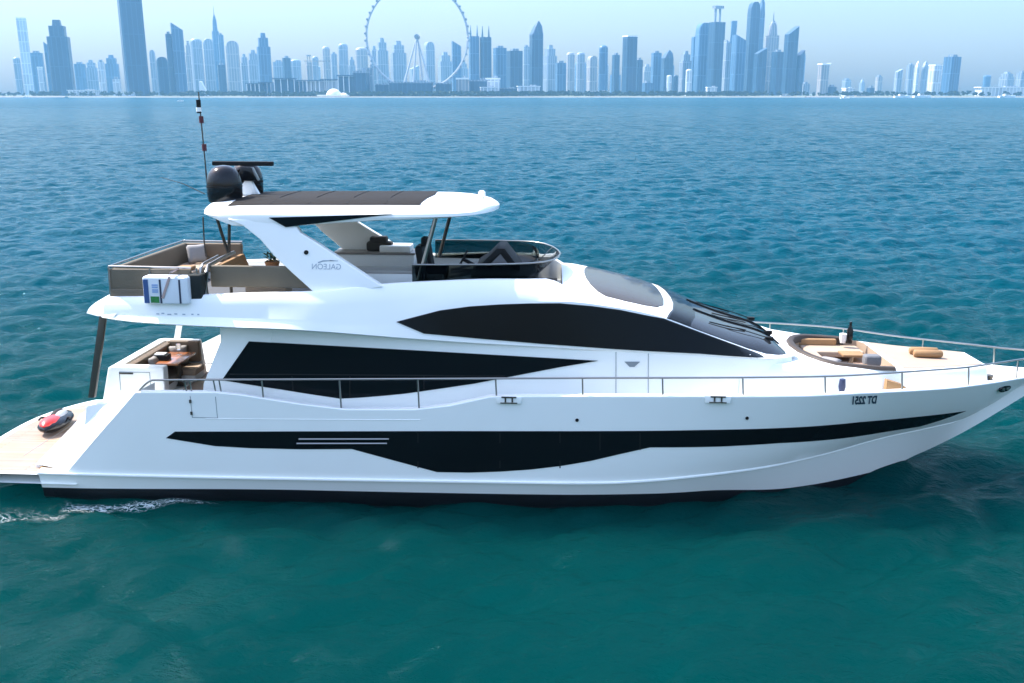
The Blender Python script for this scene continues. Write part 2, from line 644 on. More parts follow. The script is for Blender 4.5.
def far(px, dist, z=0.0):
    """a point on the bearing of this image column, dist metres out along the heading"""
    depth = dist * math.cos(PIT) - (z - CAM_H) * math.sin(PIT)
    p = CAMW + FW * dist + RT * ((px - 512) / F_PX * depth)
    return Vector((p[0], p[1], z))

def zfar(py, dist):
    return CAM_H + dist * math.tan(math.atan((341.5 - py) / F_PX) - PIT)

SHORE = 1960.0
LAND = mat('shore_ground', (0.10, 0.12, 0.08), 0.9, var=0.35, scale=0.01)
SAND = mat('beach_sand', (0.30, 0.27, 0.22), 0.9, var=0.1, scale=0.02)
b = MB()
rows = []
rng = random.Random(3)
us = [k * 60.0 for k in range(-40, 41)]
for off, z in ((0, -0.6), (14, .5), (40, 1.0)):
    rows.append([Vector(CAMW + FW * (SHORE + off + 9 * math.sin(u * .004) + 6 * math.sin(u * .013)) + RT * u)[:2] + (z,) if False else
                 tuple(CAMW[:2] + FW[:2] * (SHORE + off + 9 * math.sin(u * .004) + 6 * math.sin(u * .013)) + RT[:2] * u) + (z,) for u in us])
o = MB().loft(rows).build('beach', SAND)
tag(o, 'pale sand beach along the far shore', None, None, 'structure')
rows = [[tuple(CAMW[:2] + FW[:2] * (SHORE + off + (9 * math.sin(u * .004) + 6 * math.sin(u * .013) if off < 50 else 0)) + RT[:2] * u) + (z,) for u in us]
        for off, z in ((38, 1.01), (300, 2.5), (1500, 2.5), (4200, 2.5))]
o = MB().loft(rows).build('shore_land', LAND)
tag(o, 'flat land behind the beach under the skyline', None, None, 'structure')

def haze():
    m = bpy.data.materials.new('haze')
    m.use_nodes = True
    n, L = m.node_tree.nodes, m.node_tree.links
    n.remove(n['Principled BSDF'])
    v = n.new('ShaderNodeVolumePrincipled')
    v.inputs['Color'].default_value = (0.30, 0.68, 1.0, 1)
    v.inputs['Density'].default_value = 0.00012
    v.inputs['Anisotropy'].default_value = 0.1
    L.new(v.outputs[0], n['Material Output'].inputs['Volume'])
    c = CAMW + FW * 1700
    o = MB().box((c[0], c[1], 224), (6400, 4200, 456), YAW).build('haze', m)
    tag(o, 'pale sea haze between the yacht and the skyline', None, None, 'stuff')
haze()

# ================================================================ YACHT
Y = empty('yacht')
tag(Y, 'large white motor yacht with black window bands and flybridge, floating side-on', 'yacht')
Y.matrix_world = BOAT

def place_loose(o):
    """a loose thing lying on the yacht: built in the yacht's frame, then heeled with her"""
    o.matrix_world = BOAT @ o.matrix_basis
    return o

# ---- lines of the hull, from the sheer downwards
BS = curve([(-12, 2.6), (-9.4, 2.72), (-7.6, 2.86), (-4, 2.9), (2, 2.9), (4, 2.87), (5.8, 2.76), (7.1, 2.5), (7.9, 2.25), (8.7, 1.92),
            (9.4, 1.6), (10.2, 1.18), (10.9, 0.78), (11.5, 0.48), (12.05, 0.2), (12.4, 0.02)])
sheer_px = [(135, 393, 2.86), (215, 393, 2.88), (240, 395.5, 2.89), (300, 405, 2.9), (345, 410.5, 2.9), (415, 410.5, 2.9), (450, 406.5, 2.9), (490, 397.5, 2.9),
            (520, 397, 2.9), (600, 397, 2.9), (700, 397, 2.87), (800, 396, 2.7), (860, 393, 2.45), (890, 391, 2.2), (950, 387, 1.5), (1000, 381, .75), (1024, 376.5, .35)]
shp = [at(x, y, -bb) for x, y, bb in sheer_px]
XA = shp[0].x
ZS = lin([(p.x, p.z) for p in shp] + [(12.41, shp[-1].z + 0.05)])
ZS0 = lin([(-12, shp[0].z), (XA, shp[0].z), (shp[1].x, shp[1].z), (shp[7].x, shp[7].z), (shp[11].x, shp[11].z), (shp[14].x, shp[14].z), (12.41, shp[-1].z + .05)])
QA = at(66, 472.5, -2.75)                      # foot of the raked aft edge of the topsides
BC = curve([(-12, 2.6), (-9.5, 2.68), (-4, 2.74), (1, 2.72), (3, 2.6), (5, 2.25), (6.6, 1.78), (8, 1.2), (9, .78), (10, .34), (10.5, .12), (10.9, .06), (11.5, .04), (12.41, .01)])
chine_px = [(62, 473, 2.7), (300, 478, 2.74), (500, 481, 2.72), (600, 481.5, 2.65), (700, 475, 2.45), (760, 466, 2.1), (835, 452, 1.7)]
chp = [at(x, y, -bb) for x, y, bb in chine_px]
stem = [at(x, y, 0) for x, y in ((905, 467), (945, 440), (985, 411), (1024, 386))]
ZC = curve([(-12, chp[0].z)] + [(p.x, p.z) for p in chp] + [(8.3, 1.17), (9.3, 1.24), (10.3, 1.33), (10.9, 1.62), (11.65, 2.14), (12.41, shp[-1].z + .0)])
ZK = lin([(-12, -.8), (7.2, -.75), (8.6, -.35)] + [(p.x, p.z) for p in stem] + [(12.41, shp[-1].z - .03)])
boot_px = [(45, 487, 2.55), (300, 490, 2.62), (500, 494, 2.6), (600, 494, 2.5), (700, 491, 2.2), (790, 486.5, 1.5), (885, 466.5, .35)]
btp = [at(x, y, -bb) for x, y, bb in boot_px]
ZB = curve([(-12, btp[0].z)] + [(p.x, p.z) for p in btp] + [(9.4, .42), (12.41, shp[-1].z - .03)])
BB = curve([(-12, 2.5), (-9.5, 2.58), (-4, 2.62), (1, 2.58), (3, 2.42), (5, 1.95), (6.6, 1.4), (8, .75), (8.8, .36), (9.4, .10), (10, .02), (12.41, .01)])

def hullY(X, z):
    zc, z1 = ZC(X), ZS0(X)
    t = (z - zc) / max(0.05, z1 - zc)
    t = min(1.25, max(0, t))
    return BC(X) + 0.0 + (BS(X) - BC(X)) * (t ** 0.8)

def ztop(X):
    if X <= QA.x:
        return ZC(X) + .012
    if X < XA:
        return QA.z + (shp[0].z - QA.z) * (X - QA.x) / (XA - QA.x)
    return ZS(X)

def hit(x, y, fY, n=25):
    """the point of the near-side surface |Y| = fY(X, Z) on the line of sight"""
    yy = 2.3
    for _ in range(n):
        p = at(x, y, -yy)
        yy += .6 * (fY(p.x, p.z) - yy)
    return at(x, y, -yy)

hx = [-10.0, -9.7] + [QA.x + (XA - QA.x) * k / 8 for k in range(9)] + list(np.arange(XA + .2, 12.3, .2)) + [12.4]
hx = sorted(set(round(x, 3) for x in hx + [p.x for p in shp[1:8]]))
CW = lin([(-12, .05), (1, .05), (6, .014), (8.5, .002), (13, .001)])
for side_s in (1,):
    hb = MB()
    rows = []
    for X in hx:
        zc, zt = ZC(X), max(ztop(X), ZC(X) + .012)
        row = []
        zb = min(ZB(X), zc - .03)
        row.append((X, -BB(X), zb))
        row.append((X, -(BC(X) - .01), zc - .035 if X < 10 else zc - .01))
        row.append((X, -(BC(X) + CW(X)), zc - .03 if X < 10 else zc - .008))
        row.append((X, -(BC(X) + CW(X)), zc + .0))
        for k in range(9):
            z = zc + .012 + (zt - zc - .012) * k / 8
            row.append((X, -hullY(X, z), z))
        # rounded gunwale cap and bulwark inside
        bi = hullY(X, zt)
        cw = min(.16, bi * .6)
        row.append((X, -(bi - .012), zt + .02))
        row.append((X, -(bi - cw), zt + .02))
        row.append((X, -(bi - cw - .005), zt - .04))
        zl_ = max(zt - .55, zc + .02) if X > XA else zt - .06
        row.append((X, -max(.005, min(bi - cw - .03, hullY(X, zl_) - .09)), zl_))
        rows.append(row)
    hb.loft(rows).mirror()
    HULL = hb.build('hull', GEL, Y, smooth=24)
    # counter: the lower hull below the swim platform
cb = MB()
rows = []
for X in [-10.0, -9.6] + hx:
    if X > 9.3:
        break
    zb = min(ZB(X), ZC(X) - .03)
    zk = ZK(X)
    rows.append([(X, -BB(X), zb + .002), (X, -(BB(X) - .05), zb - .22), (X, -BB(X) * .8, min(zk + .3, zb - .3)), (X, 0, min(zk, zb - .32)),
                 (X, BB(X) * .8, min(zk + .3, zb - .3)), (X, (BB(X) - .05), zb - .22), (X, BB(X), zb + .002)])
cb.loft(rows, cap0=True)
cb.build('boot_stripe', BOOT, Y, smooth=40)
# stern closing wall of the topsides
sw = MB()
sw.box((-9.3, 0, .3), (1.0, 4.8, .4))
sw.build('stern_wall', GEL, Y, bevel=.03)

# ---- black hull windows (dark band), with louvre lines
for s in (-1, 1):
    top = [(175, 431.5, 2.83), (300, 431.3, 2.86), (450, 431, 2.86), (600, 431, 2.85), (700, 430, 2.75), (780, 428, 2.6), (860, 422, 2.2), (920, 416.5, 1.6), (966, 411, 1.15)]
    bot = [(940, 420.5, 1.3), (920, 426.5, 1.45), (860, 436, 1.95), (780, 443, 2.4), (720, 446.5, 2.6), (650, 447.3, 2.75), (620, 454, 2.78), (590, 461, 2.8), (560, 466, 2.8), (530, 469.5, 2.8),
           (500, 471.5, 2.8), (470, 472.5, 2.8), (437, 472, 2.8), (352, 449, 2.83), (300, 449.2, 2.83), (250, 448, 2.83), (215, 446, 2.83), (166, 438, 2.82)]
    poly = [(p.x, p.z) for p in (hit(x, y, hullY) for x, y, bb in top + bot)]
    hw = patch('hull_window', poly, hullY, GLASS, Y, off=.008, sgn=s, step=.2)
    for (xa, xb, yy) in ((299, 389, 438.8), (297, 387, 443.2)):
        p, q = hit(xa, yy, hullY), hit(xb, yy, hullY)
        l = MB()
        l.tube([(p.x + (q.x - p.x) * k / 6, s * (hullY(p.x + (q.x - p.x) * k / 6, p.z) + .02), p.z + (q.z - p.z) * k / 6) for k in range(7)], .018, 6)
        l.build('vent_trim', STEEL, hw)
    for xx in (418, 500, 560, 600, 640):
        y1 = 468 if xx < 600 else 450
        p, q = hit(xx, 433, hullY), hit(xx, y1, hullY)
        MB().add([(X, s * (hullY(X, z) + .0095), z) for X, z in ((p.x - .012, p.z), (p.x + .012, p.z), (q.x + .012, q.z), (q.x - .012, q.z))], [(0, 1, 2, 3)]).build('window_joint', BLACKM, hw)
# pale lower knuckle line along the topsides
for s in (-1, 1):
    l = MB()
    pts = [at(x, y, -2.87) for x, y in ((205, 419), (300, 419.5), (420, 420))]
    l.tube([(p.x, s * (hullY(p.x, p.z) + .001), p.z) for p in pts], .008, 6)
    l.build('topside_crease', GEL, Y)
# side gate outline and small fittings on the topsides
for s in (-1, 1):
    pa, pb = at(190, 396, -2.87), at(217.5, 418.5, -2.87)
    d = MB()
    w_ = .012
    for (x0, x1, z0, z1) in ((pa.x, pb.x, pb.z, pb.z + w_), (pa.x, pa.x + w_, pb.z, pa.z), (pb.x - w_, pb.x, pb.z, pa.z)):
        d.add([(X, s * (hullY(X, z) + .004), z) for X, z in ((x0, z0), (x1, z0), (x1, z1), (x0, z1))], [(0, 1, 2, 3)])
    g = d.build('boarding_gate', SEAM, Y)
    for zz in (.1, .36):
        MB().box((pa.x, s * (hullY(pa.x, pb.z + zz) + .01), pb.z + zz), (.04, .03, .07)).build('hinge', STEELD, g)
    for (x, y, b_) in ((577, 420, 2.86), (747, 418, 2.75)):
        p = hit(x, y, hullY)
        MB().lathe([(.0, 0), (.035, 0), (.035, .03), (.0, .03)], n=10, M=Matrix.Translation((p.x, s * (hullY(p.x, p.z) - .01), p.z)) @ Matrix.Rotation(R(90) * -s, 4, 'X')).build('drain_port', BLACKM, Y)
    p = at(1007, 390, -.72)
    f = MB().lathe([(0.0, 0), (.10, 0), (.12, .03), (.09, .06), (0, .06)], n=16, M=Matrix.Translation((p.x, s * (hullY(p.x, p.z) - .02), p.z)) @ Matrix.Rotation(R(32) * -s, 4, 'Z') @ Matrix.Rotation(R(90) * -s, 4, 'X') @ Matrix.Diagonal((1.9, .75, 1, 1)))
    f = f.build('mooring_port', BLACKG, Y)
    for dx in (-.07, .07):
        MB().box((p.x + dx, s * (hullY(p.x + dx, p.z) + .045), p.z), (.09, .03, .05)).build('roller', STEEL, f)
# fairleads in the gunwale
for s in (-1, 1):
    for x in (509, 718):
        p = at(x, 399, -2.88)
        yb = hullY(p.x, p.z)
        f = MB()
        f.prism([(-.24, -.09), (.24, -.09), (.27, .06), (-.27, .06)], lambda q: (p.x + q[0], s * (yb - .1), p.z + q[1]), lambda q: (p.x + q[0], s * (yb + .03), p.z + q[1]))
        fo = f.build('fairlead', GEL, Y, bevel=.015)
        g = MB()
        for (cx, cz, dx, dz) in ((0, .05, .3, .025), (-.07, 0, .03, .1), (.07, 0, .03, .1), (0, -.07, .34, .02)):
            g.box((p.x + cx, s * (yb + .035), p.z + cz), (dx, .03, dz))
        g.build('horn_cleat', STEELD, fo)

# ---- registration letters on the bow, as they stand in the photograph (mirror-written)
pa, pb = hit(850.5, 404, hullY), hit(876, 403, hullY)
LW = pb.x - pa.x

def reg(u, v):
    X = pa.x + (LW - u)
    z = pa.z + (pb.z - pa.z) * (LW - u) / LW + v
    return (X, -(hullY(X, z) + .012), z)
lettering('registration_mark', 'DT 2251', LETTER, Y, reg, shear=.3, size=.27, width=LW, bold=.011)

# ---- swim platform
def plat(half, aft, z, inset=0.0):
    pts = []
    for k in range(25):
        t = -1 + 2 * k / 24
        yy = t * (half - inset)
        xx = aft + inset - .0 + .85 * abs(t) ** 2.6
        pts.append((xx, yy, z))
    return pts
pm = MB()
z0, z1 = at(20, 482, -2.6).z, at(20, 472.5, -2.6).z
outer = plat(2.68, -12.15, z1)
fwd_x = -9.2
lo = [(x + .06, y * .985, z0) for x, y, z in outer]
pm.loft([[(fwd_x, y, z1) for x, y, z in outer], outer, [(x - .02, y, z1 - .05) for x, y, z in outer], lo, [(fwd_x, y, z0) for x, y, z in outer]])
SP = pm.build('swim_platform', GEL, Y, smooth=30)
tk = MB()
inn = plat(2.68, -12.15, z1 + .006, .16)
tk.loft([[(-9.9, y, z1 + .006) for x, y, z in inn], inn])
tk.build('teak_deck', TEAK, SP)
l = MB()
for xx in (-10.9, -10.25):
    l.box((xx, .1, z1 + .008), (.012, 3.4, .008))
l.build('hatch_seam', SEAM, SP)

# ---- aft quarter wings: the broad sloping caps between topsides and stairs
for s in (-1, 1):
    wq = MB()
    A = Vector((QA.x, -hullY(QA.x, QA.z) + .012, QA.z + .0))
    Bp = Vector((XA, -hullY(XA, shp[0].z) + .012, shp[0].z + .012))
    C = at(86, 412, -2.15)
    D = at(36, 464, -2.3)
    rows = []
    for k in range(9):
        t = k / 8
        o_, i_ = A.lerp(Bp, t), D.lerp(C, t)
        rows.append([(o_.x, s * -o_.y, o_.z)] + [(o_.lerp(i_, f).x, s * -o_.lerp(i_, f).y, o_.lerp(i_, f).z + .012 * math.sin(f * 3.14)) for f in (.25, .5, .75)] + [(i_.x, s * -i_.y, i_.z), (i_.x, s * -i_.y, z1 - .06)])
    wq.loft(rows)
    wq.add([(Bp.x, s * -Bp.y, Bp.z), (C.x, s * -C.y, C.z), (Bp.x + .05, s * 2.1, C.z - .0), (Bp.x + .1, s * 2.1, Bp.z), (Bp.x + .1, s * 2.1, 1.7)], [(0, 1, 2), (0, 2, 3)])
    wo = wq.build('quarter_wing', GEL, Y, smooth=50)
    d0 = at(50, 468, -2.35)
    MB().box((d0.x - .02, s * 2.32, z1 + .03), (.36, .2, .05)).build('fender_pad', TAN, wo, bevel=.01)

# ---- transom block, stairs, aft deck
tb = MB()
prof = [(-9.75, z1 - .02), (-9.5, 1.15), (-9.33, 1.6), (-9.1, 1.72), (-7.6, 1.72), (-7.6, z1 - .02)]
tb.prism(prof, lambda p: (p[0], -2.05, p[1]), lambda p: (p[0], 2.05, p[1]))
TR = tb.build('transom', GEL, Y, bevel=.05, seg=3)
l = MB()
for yy in (-1.2, 1.2):
    l.box((-9.46, yy, 1.28), (.05, .02, .5), M=Matrix.Rotation(R(-28), 4, 'Y'))
l.build('garage_seam', SEAM, TR)
for (x, y) in ((115, 408), (103, 407)):
    p = atz(x, y, 1.75)
    c = MB()
    c.tube([(p.x - .14, p.y, p.z + .09), (p.x + .14, p.y, p.z + .09)], .022, 8)
    c.tube([(p.x - .05, p.y, p.z - .05), (p.x - .05, p.y, p.z + .09)], .02, 8)
    c.tube([(p.x + .05, p.y, p.z - .05), (p.x + .05, p.y, p.z + .09)], .02, 8)
    c.build('mooring_cleat', STEEL, TR)
p = atz(119, 409, 1.76)
MB().box((p.x, p.y, 1.8), (.2, .16, .12)).build('capstan', STEELD, TR, bevel=.03)
# cockpit sofa moulding
SOF = MB()
sofx0, sofx1 = at(108, 368, -1.62).x, at(163, 367, -1.62).x
zt_s = at(130, 367, -1.62).z
SOF.prism([(sofx0 - .25, 1.6), (sofx0, zt_s - .02), (sofx0 + .14, zt_s), (sofx1, zt_s), (sofx1, 1.6)], lambda p: (p[0], -1.62, p[1]), lambda p: (p[0], -1.36, p[1]))
SOF.prism([(sofx0 - .25, 1.6), (sofx0, zt_s - .02), (sofx0 + .14, zt_s), (sofx0 + .24, zt_s), (sofx0 + .3, 1.6)], lambda p: (p[0], -1.37, p[1]), lambda p: (p[0], 1.12, p[1]))
SOF.prism([(sofx0 + .1, 1.6), (sofx0 + .1, zt_s), (-7.7, zt_s), (-7.6, 1.6)], lambda p: (p[0], .94, p[1]), lambda p: (p[0], 1.12, p[1]))
AS = SOF.build('cockpit_sofa', GEL, Y, bevel=.04, seg=3)
l = MB()
q0, q1 = at(119, 372, -1.63), at(151, 391, -1.63)
for (cx, cz, dx, dz) in (((q0.x + q1.x) / 2, q0.z, q1.x - q0.x, .012), (q0.x, (q0.z + q1.z) / 2, .012, q0.z - q1.z), (q1.x, (q0.z + q1.z) / 2, .012, q0.z - q1.z)):
    l.box((cx, -1.622, cz), (dx, .01, dz))
l.build('locker_seam', SEAM, AS)
MB().box(((q0.x + q1.x) / 2 - .18, -1.63, q0.z - .03), (.3, .02, .03)).build('locker_vent', STEELD, AS)
bx0 = sofx0 + .25
bk = MB()
bk.box((bx0 + .07, -.2, zt_s - .28), (.16, 2.3, .5), M=Matrix.Rotation(R(8), 4, 'Y'))
bk.build('aft_backrest', TAUPE, AS, bevel=.045, seg=3)
bk = MB()
bk.box(((bx0 - 7.75) / 2 + .1, .86, zt_s - .25), (-7.75 - bx0 + .0, .16, .52))
bk.build('side_backrest', TAUPE, AS, bevel=.045, seg=3)
st = MB()
st.box((bx0 + .36, -.24, 1.98), (.62, 2.15, .16))
st.build('aft_seat', TAUPE, AS, bevel=.05, seg=3)
st = MB()
st.box(((bx0 - 7.6) / 2 + .3, .5, 1.98), (-7.6 - bx0 - .5, .62, .16))
st.build('side_seat', BEIGE, AS, bevel=.05, seg=3)
st = MB()
st.box(((bx0 - 7.6) / 2 + .3, .53, 1.83), (-7.64 - bx0 - .5, .6, .2))
st.box((bx0 + .35, -.24, 1.83), (.58, 2.1, .2))
st.build('seat_base', GELM, AS, bevel=.02)
ft = MB()
ft.box((-6.75, 0, 1.735), (1.75, 4.3, .03))
ft.build('cockpit_floor', TEAK, Y)
# cockpit table
tq = [atz(x, y, 2.4) for x, y in ((145, 363), (166, 352.5), (191, 352), (178, 364))]
cx = sum(p.x for p in tq) / 4
cy = sum(p.y for p in tq) / 4
ct = MB()
ct.box((cx, cy, 2.38), (.8, 1.1, .05))
CT = ct.build('cockpit_table', WOODT, Y, bevel=.015)
for dx in (-.18, .18):
    MB().lathe([(.16, 1.75), (.05, 1.8), (.05, 2.36)], (cx + dx, cy, 0), 14).build('table_leg', STEELD, CT)
# far cockpit bulwark and wing
for s in (-1, 1):
    bw = MB()
    if s > 0:
        bw.prism([(-7.6, 1.7), (-7.6, 2.3), (-7.3, 2.62), (-5.6, 2.72), (-5.6, 1.7)], lambda p: (p[0], 2.3, p[1]), lambda p: (p[0], 2.72, p[1]))
        bw.build('cockpit_bulwark', GEL, Y, bevel=.04, seg=3)

# ---- side decks
def yc(X):
    return YC(X)
YC = curve([(-6.6, 2.27), (2, 2.27), (3.5, 2.2), (5, 2.06), (6, 1.92), (7, 1.74), (8, 1.53), (9, 1.26), (10, .92), (10.45, .74), (10.6, .5)])
dk = MB()
rows = []
for X in list(np.arange(-5.9, 11.9, .3)):
    zd = 1.78 + .3 * min(1, max(0, (X + 1) / 4))
    bo = max(.03, hullY(X, zd) - .15)
    rows.append([(X, -bo, zd), (X, -bo * .5, zd + .005), (X, 0, zd + .01), (X, bo * .5, zd + .005), (X, bo, zd)])
dk.loft(rows)
dk.build('side_deck', GELM, Y)
bwl = MB()
rows = []
for X in list(np.arange(10.45, 11.7, .15)):
    zd = 2.094
    bo = max(.03, hullY(X, zd) - .16)
    rows.append([(X, -bo, zd), (X, 0, zd + .01), (X, bo, zd)])
bwl.loft(rows)
bwl.build('bow_well_floor', BEIGE, Y)

# ---- cabin lower side (below the crease)
crease = [(87, 315, 2.74), (107, 319.5, 2.76), (153, 324.5, 2.78), (217, 328, 2.78), (275, 330, 2.75), (324, 333, 2.66), (400, 339, 2.48), (470, 344, 2.38), (540, 348, 2.32), (616, 352, 2.28), (700, 356, 2.16), (764, 359.5, 1.98)]
crp = [(at(x, y, -bb), bb) for x, y, bb in crease]
ZCR = curve([(p.x, p.z) for p, bb in crp] + [(6.15, crp[-1][0].z - .1)])
YCR = curve([(p.x, bb) for p, bb in crp] + [(5.7, 1.75), (6.15, 1.25)])
cab = MB()
rows = []
xs_c = list(np.arange(-6.0, 6.0, .3)) + [6.0]
for X in xs_c:
    y0 = YC(X)
    zc_ = ZCR(X)
    y1 = min(y0, YCR(X) - .004)
    zl = zc_ if X > 2.3 else zc_ + .05
    rows.append([(X, -(y0 + .02), 1.75), (X, -(y0 + .015), 2.2), (X, -y0, 2.55), (X, -(y0 * .4 + y1 * .6), zl - .22), (X, -y1, zl), (X, -(y1 - .3), zl + .001)])
cab.loft(rows).mirror()
CAB = cab.build('cabin', GEL, Y, smooth=28)

def cabY(X, z):
    y0, y1 = YC(X), min(YC(X), YCR(X) - .004)
    zl = ZCR(X)
    t = min(1, max(0, (z - 2.55) / max(.05, zl - 2.55)))
    return y0 + .02 * max(0, (2.55 - z)) + (y1 - y0) * t
def w1Y(X, z):
    return max(cabY(X, z), 2.284 if X < -4.8 else 0)
bh = MB()
bh.prism([(-6.0, 1.7), (-6.0, 3.72), (-5.9, 3.72), (-5.9, 1.7)], lambda p: (p[0], -2.2, p[1]), lambda p: (p[0], 2.2, p[1]))
BH = bh.build('saloon_doors', GLASS, CAB)
# aft wings of the cabin side, sweeping up into the flybridge overhang
wa = [at(x, y, -2.3) for x, y in ((203, 384), (221, 384), (252, 333), (228, 333))]
for s in (-1, 1):
    wg = MB()
    zz = wa[0].z
    poly = [(wa[0].x - .1, 1.75), (wa[0].x, wa[0].z), (wa[3].x, 3.75), (wa[2].x + .4, 3.75), (wa[2].x + .4, 1.75)]
    wg.prism(poly, lambda p: (p[0], s * 2.283, p[1]), lambda p: (p[0], s * 2.08, p[1]))
    wg.build('side_wing', GEL, CAB, bevel=.03)
    W1 = [(249, 341.3), (420, 350.5), (598, 360.7), (560, 367), (474, 383.5), (430, 390), (405, 393.5), (385, 395.5), (360, 397.5), (340, 398.5), (310, 394), (250, 384.5), (222, 380)]
    poly = [(p.x, p.z) for p in (hit(x, y, w1Y) for x, y in W1)]
    wd = patch('saloon_window', poly, w1Y, GLASS, CAB, off=.014, sgn=s)
    # lighter reveal strip above the saloon window
    mu = MB()
    for (xa, ya, xb, yb) in ((230, 374, 505, 376), (292, 376, 293, 391), (350, 376, 350, 397), (424, 376, 424, 389), (496, 376, 496, 379)):
        p, q = hit(xa, ya, w1Y), hit(xb, yb, w1Y)
        if abs(xa - xb) > 5:
            pts = [(p.x + (q.x - p.x) * k / 12, p.z + (q.z - p.z) * k / 12) for k in range(13)]
        else:
            pts = [(p.x, p.z), (q.x, q.z)]
        mu.tube([(X, s * (max(cabY(X, z), 2.284 if X < -4.8 else 0) + .012), z) for X, z in pts], .012, 6)
    mu.build('window_bar', BLACKM, wd)
    # wheelhouse side door seams
    for xx, ya in ((616, 352), (648.5, 354)):
        sm = MB()
        p, q = at(xx, ya, -2.28), at(xx, 394, -2.3)
        sm.tube([(p.x, s * (cabY(p.x, p.z) + .001), p.z), (q.x, s * (cabY(q.x, q.z) + .003), q.z), ], .007, 6)
        sm.build('door_seam', SEAM, CAB)
    p = at(632, 364, -2.26)
    MB().prism([(-.16, .05), (.16, .05), (.05, -.06), (-.05, -.06)], lambda q: (p.x + q[0], s * (cabY(p.x, p.z) - .01), p.z + q[1]), lambda q: (p.x + q[0], s * (cabY(p.x, p.z) + .012), p.z + q[1])).build('door_handle', SEAM, CAB)

# ---- upper body: flybridge sides and wheelhouse
top_px = [(108, 297, 2.5), (150, 296.5, 2.5), (200, 295, 2.5), (260, 293, 2.48), (316, 291.6, 2.4), (381, 284.5, 2.2), (436, 281.3, 2.08), (495, 279.3, 2.0), (530, 279.5, 1.92), (546, 279, 1.75)]
tpp = [(at(x, y, -bb), bb) for x, y, bb in top_px]
ZT = curve([(p.x, p.z) for p, bb in tpp] + [(1.22, 4.47)])
YT = curve([(p.x, bb) for p, bb in tpp] + [(1.25, 1.62)])
sh_px = [(396, 321, 2.40), (440, 308.5, 2.32), (500, 302.5, 2.24), (560, 301.3, 2.18), (620, 308, 2.10), (660, 316.5, 2.03), (700, 331, 1.93), (730, 342, 1.85), (762, 353, 1.74)]
shd = [(at(x, y, -bb), bb) for x, y, bb in sh_px]
ZSH = curve([(-9, 3.98), (-4.0, 3.92), (-3.2, 3.84)] + [(p.x, p.z) for p, bb in shd] + [(5.75, 3.06), (6.15, 2.93)])
YSH = curve([(-9, 2.66), (-4, 2.62), (-3.2, 2.52)] + [(p.x, bb) for p, bb in shd] + [(5.75, 1.5), (6.15, 1.0)])
FLOOR = 4.12
fb = MB()
rows = []
xs_f = list(np.arange(-8.25, 1.2, .2)) + [1.2]
for X in xs_f:
    zt, yt = ZT(X), YT(X)
    ycr_, zcr = YCR(X), ZCR(X)
    zs_, ys_ = ZSH(X), YSH(X)
    zs_ = min(zs_, zt - .12)
    r = [(X, -2.0, zcr + .03), (X, -(ycr_ - .05), zcr), (X, -ycr_, zcr + .03)]
    for k in (.33, .66, 1.0):
        r.append((X, -(ycr_ + (ys_ - ycr_) * k), zcr + .03 + (zs_ - zcr - .03) * k))
    ym, zm = (ys_ + yt) / 2 + .03, (zs_ + zt) / 2 + .03
    r += [(X, -ym, zm), (X, -(yt + .03), zt - .03), (X, -yt, zt), (X, -(yt - .1), zt), (X, -(yt - .13), zt - .04), (X, -(yt - .14), FLOOR), (X, 0, FLOOR)]
    rows.append(r)
fb.loft(rows).mirror()
FLY = fb.build('flybridge', GEL, Y, smooth=26)
# aft overhang closing round the stern of the flybridge
ao = MB()
rows = []
n_ = 21
z_c, z_t = ZCR(-8.3), ZT(-8.25)
tip = at(87, 314, -2.6)
for k in range(n_):
    t = -1 + 2 * k / (n_ - 1)
    bulge = (1 - abs(t) ** 3)
    xb = tip.x - .35 * bulge + .0
    zb = tip.z + .02
    yb = t * 2.62
    rows.append([(-8.0, t * 2.74, z_c + .03), (xb + .25, yb * 1.02, z_c + .02), (xb, yb, zb), (xb + .03, yb, zb + .05), (-8.35 - .3 * bulge + .12, t * 2.5, z_t - .04), (-8.3 - .3 * bulge + .18, t * 2.48, z_t), (-8.0, t * 2.46, z_t - .02), (-7.9, t * 2.44, FLOOR + .01)])
ao.loft(rows)
ends = [rows[0], rows[-1]]
for e in ends:
    ao.add(e, [tuple(range(len(e)))])
ao.build('aft_overhang', GEL, FLY, smooth=30)
# faint grey lettering on the overhang (too worn to read) is left as short worn strokes
ws = MB()
for (x, y, dx) in ((155, 314.5, 3), (160, 314, 3), (166, 315, 4), (173, 314.6, 3), (181, 315, 3), (190, 315, 2.2), (196, 315.2, 2)):
    p, q = at(x, y, -2.72), at(x + dx, y + .3, -2.72)

    def oy(X, z):
        zc_, zs_ = ZCR(X) + .03, ZSH(X)
        return YCR(X) + (YSH(X) - YCR(X)) * min(1, max(0, (z - zc_) / (zs_ - zc_))) + .004
    ws.add([(X, -oy(X, z), z) for X, z in ((p.x, p.z - .012), (q.x, p.z - .012), (q.x, p.z + .012), (p.x, p.z + .012))], [(0, 1, 2, 3)])
ws.build('worn_lettering', LETTERG, FLY)

# wheelhouse roof, from the flybridge front down to the windscreen foot
crest_px = [(572, 268), (586, 271), (612, 276.5), (640, 284), (683, 299), (720, 315), (765, 333), (779, 345)]
ZCREST = curve([(p.x, p.z) for p in (at(x, y, -.25) for x, y in crest_px)])
_zc0 = ZCREST
ZCREST = lambda X: _zc0(X) - .10 * max(0, min(1, (5.6 - X) / 1.5))

